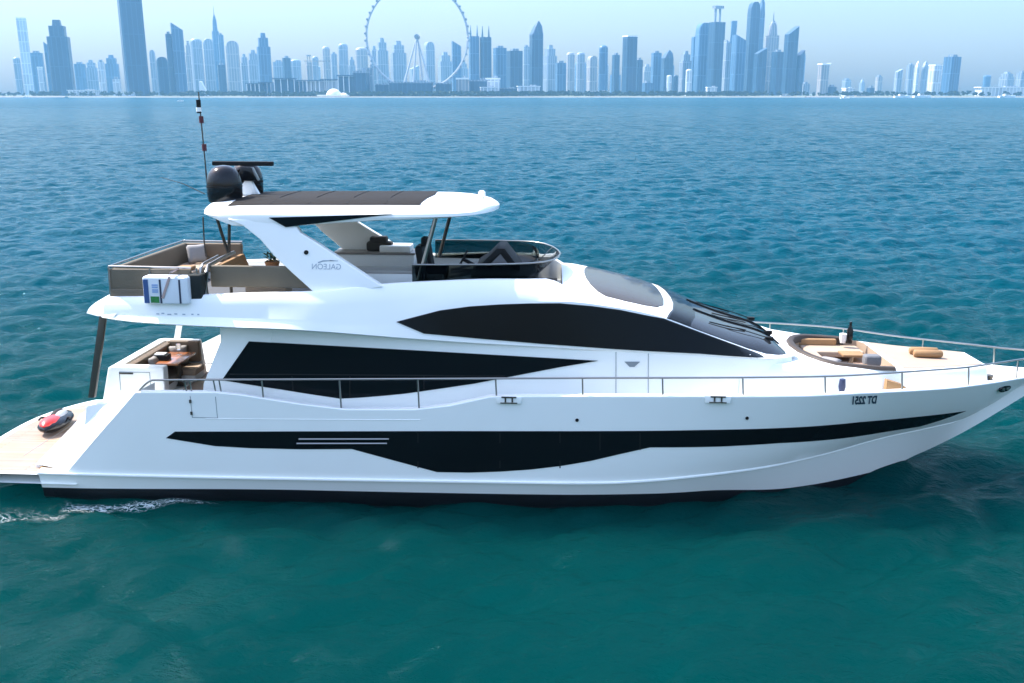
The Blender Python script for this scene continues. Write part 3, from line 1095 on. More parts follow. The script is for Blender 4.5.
def roof_row(X):
    zs_, ys_, zc_ = ZSH(X), YSH(X), max(ZCREST(X), ZSH(X) + .01)
    ycr_, zcr = YCR(X), ZCR(X)
    r = [(X, -(ycr_ - .02), zcr), (X, -ycr_, zcr + .03)]
    for k in (.33, .66, 1.0):
        r.append((X, -(ycr_ + (ys_ - ycr_) * k), zcr + .03 + max(0, zs_ - zcr - .03) * k))
    for f, g in ((.96, .22), (.88, .48), (.76, .72), (.6, .87), (.42, .95), (.22, .99), (0, 1.0)):
        r.append((X, -ys_ * f, zs_ + (zc_ - zs_) * g))
    return r
_g = [(0, 1.0), (.22, .99), (.42, .95), (.6, .87), (.76, .72), (.88, .48), (.96, .22), (1, 0)]

def roofZ(X, yy):
    zs_, ys_, zc_ = ZSH(X), YSH(X), max(ZCREST(X), ZSH(X) + .01)
    return zs_ + (zc_ - zs_) * float(np.interp(abs(yy) / ys_, [a for a, _ in _g], [b_ for _, b_ in _g]))
wh = MB()
wh.loft([roof_row(X) for X in list(np.arange(1.1, 6.15, .15)) + [6.15]], cap0=True).mirror()
WH = wh.build('wheelhouse', GEL, Y, smooth=26)

def upY(X, z):
    ycr_, zcr, zs_, ys_ = YCR(X), ZCR(X) + .03, ZSH(X), YSH(X)
    t = min(1.15, max(-.2, (z - zcr) / max(.03, zs_ - zcr)))
    return ycr_ + (ys_ - ycr_) * t
for s in (-1, 1):
    W2 = [(396.5, 321.7, 2.42), (440, 310.3, 2.33), (470, 306.3, 2.28), (500, 304.3, 2.26), (530, 303.3, 2.22), (560, 303.2, 2.2), (592, 306, 2.16), (620, 309.8, 2.12), (645, 315, 2.07), (664, 318.5, 2.04), (700, 332, 1.95), (730, 343, 1.87), (760, 354, 1.8), (765, 357.3, 1.9),
          (700, 353.4, 2.1), (616, 349, 2.26), (540, 343.5, 2.28), (480, 338.5, 2.33), (424, 333.3, 2.43)]
    poly = [(p.x, p.z) for p in (hit(x, y, upY) for x, y, bb in W2)]
    patch('wheelhouse_window', poly, upY, GLASS, WH, off=.02, sgn=s, step=.2)

def roof_patch(name, poly_xy, m, parent, off=.012, step=.14):
    bm = bmesh.new()
    vs = [bm.verts.new((x, y, 0)) for x, y in poly_xy]
    bm.faces.new(vs)
    for ax in (0, 1):
        a, b_ = min(p[ax] for p in poly_xy), max(p[ax] for p in poly_xy)
        k = a + step
        while k < b_ - .02:
            co, no = [0, 0, 0], [0, 0, 0]
            co[ax], no[ax] = k, 1
            bmesh.ops.bisect_plane(bm, geom=bm.verts[:] + bm.edges[:] + bm.faces[:], plane_co=co, plane_no=no)
            k += step
    r = bmesh.ops.extrude_face_region(bm, geom=bm.faces[:])
    new = set(g for g in r['geom'] if isinstance(g, bmesh.types.BMVert))
    for v in bm.verts:
        v.co.z = roofZ(v.co.x, v.co.y) + (off if v in new else -.03)
    bmesh.ops.recalc_face_normals(bm, faces=bm.faces)
    for f in bm.faces:
        f.smooth = True
    for e in bm.edges:
        if len(e.link_faces) == 2 and e.calc_face_angle(0) > R(40):
            e.smooth = False
    me = bpy.data.meshes.new(name)
    bm.to_mesh(me)
    bm.free()
    me.materials.append(m)
    o = bpy.data.objects.new(name, me)
    col.objects.link(o)
    o.parent = parent
    return o

def on_roof(x, y):
    """where the line of sight meets the wheelhouse roof"""
    lo, hi = -2.4, 2.4
    d = ray(x, y)
    prev = None
    for k in range(400):
        Yv = lo + (hi - lo) * k / 399
        p = CAMB + d * ((Yv - CAMB[1]) / d[1])
        if abs(p[1]) < YSH(p[0]) and p[2] <= roofZ(p[0], p[1]):
            return Vector(p)
    return None
_h = [(1.6, 0), (1.62, -.6), (1.7, -1.2), (1.84, -1.62), (2.0, -1.78), (2.4, -1.82), (2.8, -1.78), (3.08, -1.66), (3.25, -1.35), (3.32, -.7)]
sk = _h + [(3.34, 0)] + [(x, -y) for x, y in _h[:0:-1]]
roof_patch('roof_skylight', sk, SKYL, WH, off=.012)
wsx = [(3.55, 0), (3.52, -.8), (3.42, -1.5)]
edge = [(X, -(YSH(X) - .004)) for X in (3.25, 3.6, 4.0, 4.5, 5.0, 5.4, 5.7, 5.9)]
half = wsx + edge + [(6.0, -.8)]
full = half + [(6.03, 0)] + [(x, -y) for x, y in half[:0:-1]]
WS = roof_patch('windscreen', full, mat('windscreen_glass', (0.022, 0.025, 0.028), .04, spec=.55, var=.2, scale=1.2), WH, off=.014)
band = [(3.3, -(YSH(3.3) - .01)), (3.45, -1.5), (3.55, -.8), (3.58, 0), (3.55, .8), (3.45, 1.5), (3.3, YSH(3.3) - .01), (3.75, YSH(3.75) - .008), (3.92, 1.4), (4.02, .7), (4.04, 0), (4.02, -.7), (3.92, -1.4), (3.75, -(YSH(3.75) - .008))]
roof_patch('visor_band', band, GLASS, WH, off=.018)
for yy in (-.55, .55):
    p = MB()
    p.tube([(X, yy * (1 - .12 * (X - 4)), roofZ(X, yy * (1 - .12 * (X - 4))) + .025) for X in np.arange(4.0, 6.0, .15)], .02, 6)
    p.build('screen_mullion', GLASS, WS)
for (yy, dx) in ((-1.05, .0), (.1, .05), (1.0, 0)):
    wp = MB()
    xa = 5.85 - .25 * abs(yy)
    wp.tube([(xa, yy, roofZ(xa, yy) + .06), (xa - .5, yy - .08, roofZ(xa - .5, yy - .08) + .06), (xa - .95, yy - .12, roofZ(xa - .95, yy - .12) + .05)], .011, 6)
    wp.tube([(xa - 1.35, yy - .3, roofZ(xa - 1.35, yy - .3) + .035), (xa - .95, yy - .12, roofZ(xa - .95, yy - .12) + .04), (xa - .5, yy + .1, roofZ(xa - .5, yy + .1) + .035)], .014, 6)
    wp.box((xa, yy, roofZ(xa, yy) + .05), (.16, .1, .08))
    wp.build('wiper', BLACKM, WS)

# ---- foredeck trunk with sunken lounge
ZTR = lin([(4.6, 3.05), (5.6, 2.98), (6.2, 2.93), (7, 2.84), (8, 2.77), (9, 2.72), (10, 2.70), (10.6, 2.70)])
tr = MB()
rows = []
xs_t = list(np.arange(4.8, 10.4, .2)) + [10.45]
for X in xs_t:
    y0 = YC(X)
    zt = ZTR(X)
    rows.append([(X, -min(y0 + .1, hullY(X, 2.0) - .1), 2.0), (X, -min(y0 + .06, hullY(X, 2.3) - .1), 2.3), (X, -(y0 - .02), zt - .2), (X, -(y0 - .06), zt - .08), (X, -(y0 - .12), zt - .02), (X, -(y0 - .2), zt)])
tr.loft(rows, cap1=False)
tr.mirror()
# front face
fr = rows[-1]
tr.add(fr + [(x, -y, z) for x, y, z in fr[::-1]], [tuple(range(12))])
TRK = tr.build('foredeck_trunk', GEL, Y, smooth=28)
# trunk top plate with the lounge opening
lo_half = [(8.32, -1.1), (8.2, -1.28), (7.9, -1.33), (7.4, -1.33), (7.0, -1.27), (6.78, -1.12), (6.6, -.85), (6.47, -.5), (6.42, 0)]
loop = lo_half + [(x, -y) for x, y in lo_half[-2::-1]]
bm = bmesh.new()
outer_pts = [(X, -(YC(X) - .2)) for X in xs_t] + [(X, (YC(X) - .2)) for X in xs_t[::-1]]
for pts in (outer_pts, loop):
    vs = [bm.verts.new((x, y, ZTR(x))) for x, y in pts]
    for i in range(len(vs)):
        bm.edges.new((vs[i], vs[(i + 1) % len(vs)]))
bmesh.ops.triangle_fill(bm, use_beauty=True, edges=bm.edges[:])
bmesh.ops.recalc_face_normals(bm, faces=bm.faces)
for f in bm.faces:
    if f.normal.z < 0:
        f.normal_flip()
me = bpy.data.meshes.new('deck_plate')
bm.to_mesh(me)
bm.free()
me.materials.append(GELM)
o = bpy.data.objects.new('deck_plate', me)
col.objects.link(o)
o.parent = TRK
# sun deck pad forward of the lounge (beige)
pad_x = [8.45, 8.6, 9.0, 9.4, 9.8, 10.2, 10.38]
sp_ = MB()
sp_.loft([[(X, -(YC(X) - .24), ZTR(X) + .004), (X, -(YC(X) - .25), ZTR(X) + .012), (X, 0, ZTR(X) + .018), (X, (YC(X) - .25), ZTR(X) + .012), (X, (YC(X) - .24), ZTR(X) + .004)] for X in pad_x], cap0=True, cap1=True)
sp_.build('foredeck_sheathing', mat('beige_deck', (0.37, 0.28, 0.205), .7, var=.05, scale=3), TRK)
lw = MB()
ZL = 2.42
lw.loft([[(x, y, ZTR(x) + .005) for x, y in loop], [(x, y, ZL) for x, y in loop]], close=True)
LNG = lw.build('foredeck_lounge', BEIGE, Y, smooth=35)
lf = MB()
lf.add([(x, y, ZL + .002) for x, y in loop], [tuple(range(len(loop)))])
lf.build('lounge_floor', TEAK, LNG)
rim = MB()
rl = [p for p in loop if True]
rl = lo_half[1:] + [(x, -y) for x, y in lo_half[-2:1:-1]]
rows = []
for i, (x, y) in enumerate(rl):
    a = Vector(rl[max(i - 1, 0)])
    c = Vector(rl[min(i + 1, len(rl) - 1)])
    t = (c - a).normalized()
    nrm = Vector((t.y, -t.x))
    if nrm.dot(Vector((7.4, 0)) - Vector((x, y))) > 0:
        nrm = -nrm
    rows.append([(x + nrm.x * d, y + nrm.y * d, ZTR(x) + h_) for d, h_ in ((-.03, -.12), (-.03, .03), (.0, .055), (.1, .055), (.14, .0))])
rim.loft(rows, cap0=True, cap1=True)
rim.build('padded_rim', mat('brown_leather', (.05, .036, .026), .6, var=.15), LNG, smooth=50)
for s in (-1, 1):
    bk = MB()
    bk.box((7.2, s * 1.2, 2.74), (1.0, .12, .16))
    bk.build('lounge_backrest', TAN, LNG, bevel=.04, seg=3)
    sb = MB()
    sb.box((7.5, s * .86, 2.6), (1.35, .66, .14))
    sb.build('lounge_seat', BEIGE, LNG, bevel=.04, seg=3)
sb = MB()
sb.box((6.8, 0, 2.6), (.56, 1.2, .14))
sb.build('lounge_aft_seat', BEIGE, LNG, bevel=.04, seg=3)
lt = MB()
lt.box((7.75, .12, 2.72), (.5, .42, .05))
LT = lt.build('lounge_table', TAN, LNG, bevel=.012)
MB().lathe([(.05, ZL), (.05, 2.7)], (7.75, .12, 0), 12).build('table_leg', STEEL, LT)
# bow details: windlass, chain, locker lid, step
bd = MB()
bd.lathe([(.0, 2.1), (.16, 2.1), (.14, 2.2), (.08, 2.26), (.1, 2.34), (0, 2.36)], (10.78, -.1, 0), 16)
WL_ = bd.build('windlass', STEELD, Y)
bd = MB()
bd.tube([(10.9, -.1, 2.2), (11.3, -.06, 2.2), (11.75, -.02, 2.28)], .02, 6)
bd.build('anchor_chain', STEELD, WL_)
p = at(893, 388, -1.75)
bd = MB()
bd.prism([(-.3, 0), (.35, 0), (.02, .25), (-.3, .34)], lambda q: (8.22 + q[0], -1.62, 2.3 + q[1]), lambda q: (8.22 + q[0], -1.78, 2.3 + q[1]))
bd.build('deck_step', TAN, Y, bevel=.01)
p = at(993, 383, -.9)
MB().box((p.x, -.42, 2.18), (.26, .12, .14)).build('bow_cleat', STEELD, Y, bevel=.03)

# ---- guard rails
stan_px = [(262, 397), (340, 409), (418, 410), (495.5, 397), (582, 397), (662, 397), (743, 396.5), (823, 395), (900, 390.5), (969, 385)]
rail_px = [(138, 392, 2.78), (149, 381.5, 2.8), (162, 380, 2.8), (220, 379.6, 2.8), (345, 379.2, 2.82), (470, 378.6, 2.82), (583, 378, 2.82), (700, 377.8, 2.78), (780, 377.2, 2.66), (823, 376.5, 2.53), (860, 375, 2.36), (900, 372.3, 2.06), (940, 369.5, 1.6), (969, 367, 1.28), (1000, 362.5, .85), (1023, 359, .5)]
RP = [at(x, y, -bb) for x, y, bb in rail_px]
RZ = lin([(p.x, p.z) for p in RP])
RY = lin([(p.x, -p.y) for p in RP])
tipz = RP[-1].z + .03
for s in (-1, 1):
    r = MB()
    path = [Vector((p.x, p.y if s < 0 else -p.y, p.z)) for p in RP]
    # smooth the path
    dense = []
    for i in range(len(path) - 1):
        p0, p1, p2, p3 = path[max(i - 1, 0)], path[i], path[i + 1], path[min(i + 2, len(path) - 1)]
        for k in range(5):
            t = k / 5
            dense.append(.5 * ((2 * p1) + (p2 - p0) * t + (2 * p0 - 5 * p1 + 4 * p2 - p3) * t * t + (3 * p1 - p0 - 3 * p2 + p3) * t**3))
    dense.append(path[-1])
    dense.append(Vector((12.25, s * .03, tipz)))
    r.tube(dense, .022, 8)
    ro = r.build('guard_rail', STEEL, Y, smooth=60)
    for (x, y) in stan_px + [(1023, 376)]:
        p = at(x, y, -2.85 if x < 780 else -RY(at(x, y, -2).x))
        X = p.x
        yb = RY(X)
        zb = (ZS(X) if X > XA else 2.4)
        q = MB().tube([(X + .02, s * (min(hullY(X, zb) - .06, yb + .05)), zb), (X, s * yb, RZ(X))], .018, 6).build('stanchion', STEEL, ro)
    for x in (185, 190, 214, 219.6):
        X = at(x, 390, -2.8).x
        MB().tube([(X + .03, s * 2.79, 2.4), (X, s * RY(X), RZ(X))], .017, 6).build('stanchion', STEEL, ro)

# ---- overhang posts
pp0, pp1 = at(91, 386, -2.3), at(104, 321, -2.3)
for s in (-1, 1):
    MB().prism([(-.07, -.05), (.07, -.05), (.07, .05), (-.07, .05)], lambda q: (pp0.x + q[0], s * 2.3 + q[1], pp0.z - .25), lambda q: (pp1.x + q[0], s * 2.3 + q[1], pp1.z + .12)).build('overhang_post', STEELD if s < 0 else GEL, Y, bevel=.015)

for s in (-1, 1):
    pl = MB()
    pl.prism([(-.35, .6), (.55, .6), (.55, 1.98), (.2, 2.02), (-.1, 1.95)], lambda q: (pp0.x + q[0], s * 2.12, q[1]), lambda q: (pp0.x + q[0], s * 2.42, q[1]))
    pl.build('post_plinth', GEL, Y, bevel=.04, seg=3)
# ---- flybridge furniture
fa, fbp = at(107, 268, -2.42), at(152, 270, -2.42)
zr = fa.z
fn1, fn2 = at(206, 269, -2.38), at(310, 289, -2.38)
sof = MB()
xA = fa.x
sof.box((xA + .09, -.36, (zr + 4.12) / 2), (.13, 3.9, zr - 4.12))
sof.build('aft_windbreak', TAUPED, FLY, bevel=.05, seg=3)
sof = MB()
xl = at(190, 270, -2.42).x
sof.box(((xA + xl) / 2, -2.36, (zr + 4.42) / 2), (xl - xA, .1, zr - 4.42 - .04))
sof.box(((xA + xl) / 2, -2.37, 4.37), (xl - xA, .13, .2))
sof.build('side_windbreak', TAUPED, FLY, bevel=.04, seg=3)
sof = MB()
zn = fn1.z
xn0, xn1 = fn1.x, at(318, 291, -2.38).x
sof.box(((xn0 + xn1) / 2, -2.12, (zn + 4.45) / 2 + .04), (xn1 - xn0, .12, zn - 4.45))
sof.build('near_backrest', TAUPED, FLY, bevel=.04, seg=3)
sof = MB()
xf1 = at(243, 247, 1.6).x
sof.box(((xA + xf1) / 2, 1.56, (zr + 4.12) / 2), (xf1 - xA, .13, zr - 4.12))
sof.build('far_backrest', TAUPE, FLY, bevel=.05, seg=3)
FS = MB()
FS.box((xA + .5, -.4, 4.38), (.7, 3.5, .14))
FS.box(((xA + xf1) / 2 + .3, 1.14, 4.38), (xf1 - xA - .6, .7, .14))
FS.build('flybridge_seat', BEIGE, FLY, bevel=.05, seg=3)
FS = MB()
FS.box((xA + .5, -.4, 4.22), (.66, 3.4, .18))
FS.box(((xA + xf1) / 2 + .3, 1.16, 4.22), (xf1 - xA - .62, .64, .18))
FS.build('seat_base', GELM, FLY)
fl = MB()
fl.box((-3.6, 0, FLOOR + .012), (9.2, 4.1, .02))
fl.build('flybridge_floor', mat('grey_deck', (0.07, 0.075, 0.08), .7, var=.1), FLY)
# top rail round the aft seating
rr = MB()
rr.tube([(xn0 - .3, -2.4, zr + .02), (xA + .03, -2.4, zr + .03), (xA, 0, zr + .04), (xA + .03, 1.58, zr + .04), (xf1, 1.58, zr + .03)], .022, 8)
rr.build('top_rail', STEEL, FLY)
for x in (108, 149, 196):
    p = at(x, 268, -2.43)
    MB().tube([(p.x, -2.43, 4.25), (p.x, -2.41, zr + .02)], .02, 6).build('rail_post', STEEL, FLY)
# stair hand rail: the bright tube loop
hr = MB()
hp = [at(207, 296, -2.36), at(206.5, 272, -2.36), at(208, 266, -2.2), at(222, 258, -1.4), at(234, 252.5, -.9)]
hr.tube(hp, .045, 8)
hr.tube([at(201, 292, -2.3), at(200.5, 268, -2.3), at(203, 264, -2.2), at(218, 256, -1.3)], .03, 8)
hr.build('stair_rail', STEEL, FLY, smooth=60)
sw_ = MB()
sp0, sp1, sp2 = at(210, 268, -2.1), at(240, 254, -.9), at(246, 268, -.9)
sw_.prism([0, 1, 2, 3], lambda i: [sp0, sp1, sp2, Vector((sp0.x, sp0.y, sp0.z - .35))][i], lambda i: Vector([sp0, sp1, sp2, Vector((sp0.x, sp0.y, sp0.z - .35))][i]) + Vector((.08, .03, 0)))
sw_.build('stair_panel', TAN, FLY)
# grey wet bar on the far side, and near-side counter
br_ = MB()
b0, b1 = at(338, 262, 1.9).x, at(416, 262, 1.9).x
br_.box(((b0 + b1) / 2, 1.9, (4.66 + FLOOR) / 2), (b1 - b0, .7, 4.66 - FLOOR))
BAR = br_.build('wet_bar', GEL, FLY, bevel=.02)
MB().box(((b0 + b1) / 2, 1.9, 4.69), (b1 - b0 + .06, .76, .05)).build('counter_top', mat('grey_top', (.25, .22, .19), .4), BAR, bevel=.01)
lk = at(397, 262, 1.9)
MB().box((lk.x, 1.9, 4.79), (.75, .6, .16)).build('grill_lid', GEL, BAR, bevel=.03)
nb = MB()
n0, n1 = at(338, 278, -1.2).x, at(414, 278, -1.2).x
nb.box(((n0 + n1) / 2 + .2, -.6, 4.36), (n1 - n0, .6, .5))
NB = nb.build('sun_lounger_base', GEL, FLY, bevel=.03)
MB().box(((n0 + n1) / 2 + .2, -.6, 4.64), (n1 - n0, .62, .07)).build('lounger_cushion', mat('pale_cushion', (.42, .40, .37), .7), NB, bevel=.02)
# helm: seat, wheel, console with raised lid
hs = MB()
h0 = at(428, 276, -.7)
hs.box((h0.x + .1, -.7, 4.45), (.5, .56, .16))
HS = hs.build('helm_seat', BLACKM, FLY, bevel=.05, seg=3)
MB().box((h0.x - .12, -.7, 4.85), (.16, .56, .75), M=Matrix.Rotation(R(-9), 4, 'Y')).build('seat_back', BLACKM, HS, bevel=.06, seg=3)
MB().box((h0.x - .06, -.7, 5.3), (.14, .3, .2)).build('headrest', BLACKM, HS, bevel=.05, seg=3)
MB().lathe([(.2, FLOOR), (.08, FLOOR + .05), (.08, 4.4)], (h0.x + .1, -.7, 0), 14).build('seat_pedestal', STEELD, HS)
hs2 = MB()
hs2.box((h0.x + .1, .35, 4.45), (.5, .56, .16))
HS2 = hs2.build('companion_seat', BLACKM, FLY, bevel=.05, seg=3)
MB().box((h0.x - .12, .35, 4.8), (.16, .56, .65), M=Matrix.Rotation(R(-9), 4, 'Y')).build('seat_back', BLACKM, HS2, bevel=.06, seg=3)
cn = MB()
c0 = at(478, 270, -.6).x
cn.prism([(c0 - .1, FLOOR), (c0 - .12, 4.62), (c0 + .05, 4.74), (c0 + 1.3, 4.70), (c0 + 1.3, FLOOR)], lambda p: (p[0], -1.5, p[1]), lambda p: (p[0], 1.5, p[1]))
CN = cn.build('helm_console', BLACKM, FLY, bevel=.04)
apx = at(500, 246, -.6)
la, lb_ = at(476, 264, -.6), at(521, 264, -.6)
cn = MB()
cn.prism([(la.x, 4.66), (la.x + .03, la.z - .05), (apx.x - .04, apx.z), (apx.x + .12, apx.z), (lb_.x, lb_.z - .06), (lb_.x, 4.66), (lb_.x - .1, 4.66), (apx.x + .03, apx.z - .12), (la.x + .14, 4.66)], lambda p: (p[0], -1.0, p[1]), lambda p: (p[0], .2, p[1]))
cn.build('console_cover', BLACKM, CN, bevel=.015)
st_ = at(463, 259, -.7)
MM = Matrix.Translation((st_.x, -.7, st_.z)) @ Matrix.Rotation(R(-62), 4, 'Y')
q = MB()
q.tube([MM @ Vector((.2 * math.cos(a), .2 * math.sin(a), 0)) for a in np.linspace(0, 2 * math.pi, 25)], .022, 8)
for a in (0, 2.1, 4.2):
    q.tube([MM @ Vector((0, 0, 0)), MM @ Vector((.2 * math.cos(a), .2 * math.sin(a), 0))], .016, 6)
q.tube([MM @ Vector((0, 0, 0)), MM @ Vector((0, 0, -.28))], .04, 8)
q.build('steering_wheel', BLACKM, CN)
# flybridge windscreen: dark panel below, rail on top, clear front
g0 = at(412, 281, -2.0).x
wsl = [(g0, -1.97), (-1.2, -1.94), (-.4, -1.9), (.0, -1.82), (.22, -1.66), (.38, -1.4), (.50, -1.0), (.57, -.5), (.60, 0)]
full_l = wsl + [(x, -y) for x, y in wsl[-2::-1]]
topz = lambda X: float(np.interp(X, [g0, .3, .7, 1.2], [at(412, 264.5, -1.95).z, at(520, 264.5, -1.9).z, 4.95, 4.97]))

def wrow(x, y):
    zb = 4.60 if x < .7 else 4.62
    zt = topz(x)
    k = 1 + .10 * max(0, min(1, (x - 0) / 1.0))
    ex = .46 * max(0, min(1, (x + .2) / .80)) ** 1.2
    return [(x, y, zb), (x + ex * .5, y * (1 + .0 * k), (zb + zt) / 2), (x + ex, y * k, zt)]
sc = MB()
sc.loft([wrow(x, y) for x, y in full_l])
sco = sc.build('flybridge_screen', CLEAR, FLY, smooth=60)
md = sco.modifiers.new('thickness', 'SOLIDIFY')
md.thickness = .012
for s in (-1, 1):
    dk_ = MB()
    sub = [p for p in wsl if p[0] < .6]
    dk_.loft([[(x, s * (abs(y) - .02), 4.55), (x, s * (abs(y) - .02), topz(x) - .02)] for x, y in sub])
    dko = dk_.build('tinted_side_panel', TINT, FLY)
    md = dko.modifiers.new('thickness', 'SOLIDIFY')
    md.thickness = .014
tr_ = MB()
tr_.tube([wrow(x, y)[2] for x, y in full_l], .018, 8)
tr_.build('screen_rail', STEEL, FLY, smooth=60)
for (xx, yy) in ((-.6, .0), (.55, -.0)):
    pass
mb_ = MB()
for (i0) in (6, 8, 10):
    mb_.tube([wrow(*full_l[i0])[0], wrow(*full_l[i0])[1], wrow(*full_l[i0])[2]], .014, 6)
mb_.build('screen_mullion', STEEL, FLY)

# ---- hardtop, arch
HT = MB()
rows = []
XH = [-6.42, -6.3, -6.0, -5.7, -5.2, -4.5, -3.6, -2.7, -2.0, -1.5, -1.1, -.8, -.55, -.4, -.32]
HW = curve([(-6.45, 1.55), (-6.3, 1.72), (-6.0, 1.9), (-5.6, 2.02), (-4.5, 2.06), (-2, 2.03), (-1.3, 1.92), (-.9, 1.7), (-.6, 1.25), (-.42, .75), (-.32, .12)])
HE = curve([(-6.45, 6.0), (-6, 5.98), (-4.5, 5.98), (-2, 6.02), (-.3, 6.03)])
HCZ = curve([(-6.45, 6.14), (-6.2, 6.18), (-5.5, 6.21), (-3, 6.24), (-1.6, 6.25), (-.9, 6.21), (-.5, 6.14), (-.32, 6.06)])
HBZ = curve([(-6.45, 5.93), (-6.1, 5.84), (-5.6, 5.72), (-4.5, 5.74), (-3, 5.86), (-2, 5.90), (-.3, 5.98)])
for X in XH:
    wv, ze, zc_, zb = HW(X), HE(X), HCZ(X), HBZ(X)
    half = [(X, 0, zb + .05), (X, -wv * .8, zb + .03), (X, -(wv - .12), zb), (X, -(wv - .02), zb + .02), (X, -wv, ze - .06), (X, -(wv - .02), ze), (X, -wv * .9, ze + (zc_ - ze) * .42), (X, -wv * .72, ze + (zc_ - ze) * .78), (X, -wv * .45, ze + (zc_ - ze) * .96), (X, 0, zc_)]
    rows.append(half + [(x, -y, z) for x, y, z in half[-2:0:-1]])
HT.loft(rows, close=True, cap0=True, cap1=True)
HTO = HT.build('hardtop', GEL, Y, smooth=30)

def htZ(X, yy):
    wv, ze, zc_ = HW(X), HE(X), HCZ(X)
    return ze + (zc_ - ze) * float(np.interp(abs(yy) / wv, [0, .45, .72, .9, 1], [1, .96, .78, .42, 0]))
pn = MB()
xs_p = list(np.arange(-5.9, -1.75, .25)) + [-1.75]
rows = []
for X in xs_p:
    yv = min(1.62, HW(X) - .3)
    xo = X
    rows.append([(X - .12 * (abs(t) if X > -2 else 0), yv * t, htZ(X, yv * t) + .008 + (.012 if abs(t) < .99 else 0)) for t in (-1, -.97, -.6, -.3, 0, .3, .6, .97, 1)])
pn.loft(rows)
PNL = pn.build('sunroof', mat('sunroof_fabric', (0.012, 0.010, 0.008), .75, spec=.2, var=.25, scale=2.5, bump=.2), HTO, smooth=40)
rb = MB()
for X in (-5.0, -4.2, -3.4, -2.6):
    rb.tube([(X, 1.6 * t, htZ(X, 1.6 * t) + .025) for t in (-1, -.5, 0, .5, 1)], .006, 6)
rb.build('sunroof_rib', BLACKM, PNL)
# small dome light on the front of the hardtop
p = at(482, 194, 0)
MB().lathe([(.05, 0), (.05, .07), (.08, .08), (.08, .15), (.04, .19), (0, .19)], (p.x, 0, HCZ(p.x) - .02), 14).build('masthead_light', GEL, HTO)
# dark wedge windows in the hardtop side
for s in (-1, 1):
    wp_ = [at(x, y, -2.05) for x, y in ((269, 217.5), (392, 214), (340, 220.5), (286, 227))]
    patch('side_wedge', [(p.x, p.z) for p in wp_], lambda X, z: max(HW(X), 2.0), GLASS, HTO, off=.012, sgn=s, step=.3)
    # arch leg
    leg = [(227, 219), (243, 226), (260, 239.5), (274, 256), (292, 273), (312, 291), (330, 296), (383, 287), (345, 262), (318, 244), (300, 233), (296, 226), (292, 219)]
    Yl = lambda z: 2.02 + .26 * (5.9 - z) / 1.4
    P2 = []
    for x, y in leg:
        p = at(x, y, -2.1)
        p = at(x, y, -Yl(p.z))
        P2.append((p.x, p.z))
    ar = MB()
    ar.prism(P2, lambda q: (q[0], s * Yl(q[1]), q[1]), lambda q: (q[0], s * (Yl(q[1]) - .2), q[1]))
    AR = ar.build('arch_leg', GEL, HTO, bevel=.03, seg=3)
    q0 = at(306, 252.5, -2.17)
    MB().lathe([(0, 0), (.045, 0), (.045, .03), (0, .03)], n=12, M=Matrix.Translation((q0.x, s * (Yl(q0.z) - .005), q0.z)) @ Matrix.Rotation(R(90) * -s, 4, 'X')).build('speaker_dot', BLACKM, AR)
    if s < 0:
        a0, a1 = at(312, 269, -2.2), at(341, 268.5, -2.2)
        wd_ = a1.x - a0.x
        lettering('builder_name', 'GALEON', LETTERG, AR, lambda u, v: (a0.x + wd_ - u, -(Yl(a0.z + v) + .006), a0.z + v), size=.16, width=wd_)
        sl = MB()
        pts = [at(x, y, -2.19) for x, y in ((318, 263.3), (323, 261.6), (330, 261.2), (338, 261.3))]
        for i in range(3):
            p, q = pts[i], pts[i + 1]
            sl.add([(p.x, -(Yl(p.z) + .006), p.z), (q.x, -(Yl(q.z) + .006), q.z), (q.x, -(Yl(q.z) + .006), q.z + .028 * (1 - i * .3)), (p.x, -(Yl(p.z) + .006), p.z + .028)], [(0, 1, 2, 3)])
        sl.build('logo_swoosh', LETTERG, AR)
    # front struts
    for (xa, ya, xb, yb, m_) in ((418, 281, 437, 219, STEEL if s < 0 else STEELD),):
        p, q = at(xa, ya, -1.85), at(xb, yb, -1.8)
        MB().tube([(p.x, s * 1.85, p.z - .05), (q.x, s * 1.8, q.z + .12)], .045, 8).build('hardtop_strut', m_, HTO)
    # thin aft poles
    for (xa, ya, xb, yb) in ((229, 256, 218, 217), (229, 254, 232, 218)) if s < 0 else ():
        p, q = at(xa, ya, -1.0), at(xb, yb, -1.0)
        MB().tube([(p.x, s * 1.0, 4.15), (p.x, s * 1.0, p.z), (q.x, s * 1.15, q.z + .1)], .035, 8).build('hardtop_pole', STEELD, HTO)
# radar arch gear
def dome(px, py, yv, r):
    p = at(px, py, yv)
    zb = htZ(p.x, yv)
    k = .9
    o = MB().lathe([(0, -.42 * k), (r * .72, -.42 * k), (r * .93, -.36 * k), (r, -.22 * k), (r, .05), (r * .97, .14), (r * .86, .27), (r * .66, .37), (r * .38, .43), (0, .45)], (p.x, yv, p.z), 32).build('satellite_dome', BLACKG, HTO, smooth=40)
    MB().lathe([(r * 1.005, -.02), (r * 1.012, 0), (r * 1.005, .02)], (p.x, yv, p.z), 32).build('dome_seam', BLACKM, o)
    MB().lathe([(.2, zb - .05), (.16, p.z - .35)], (p.x, yv, 0), 16).build('dome_base', GEL, o)
    return p
dome(224.5, 186, -.75, .375)
p2 = dome(247, 181, .55, .36)
sb = at(243, 163.5, .1)
rs = MB()
rs.box((sb.x, sb.y, sb.z), (1.38, .13, .10))
RS = rs.build('radar_scanner', BLACKM, HTO, bevel=.03)
rs = MB()
rs.prism([(-.22, 0), (.3, 0), (.16, .3), (-.06, .3)], lambda q: (sb.x + q[0] + .05, sb.y - .12, sb.z - .38 + q[1]), lambda q: (sb.x + q[0] + .05, sb.y + .12, sb.z - .38 + q[1]))
rs.build('radar_gearbox', BLACKG, RS, bevel=.03)
rs = MB()
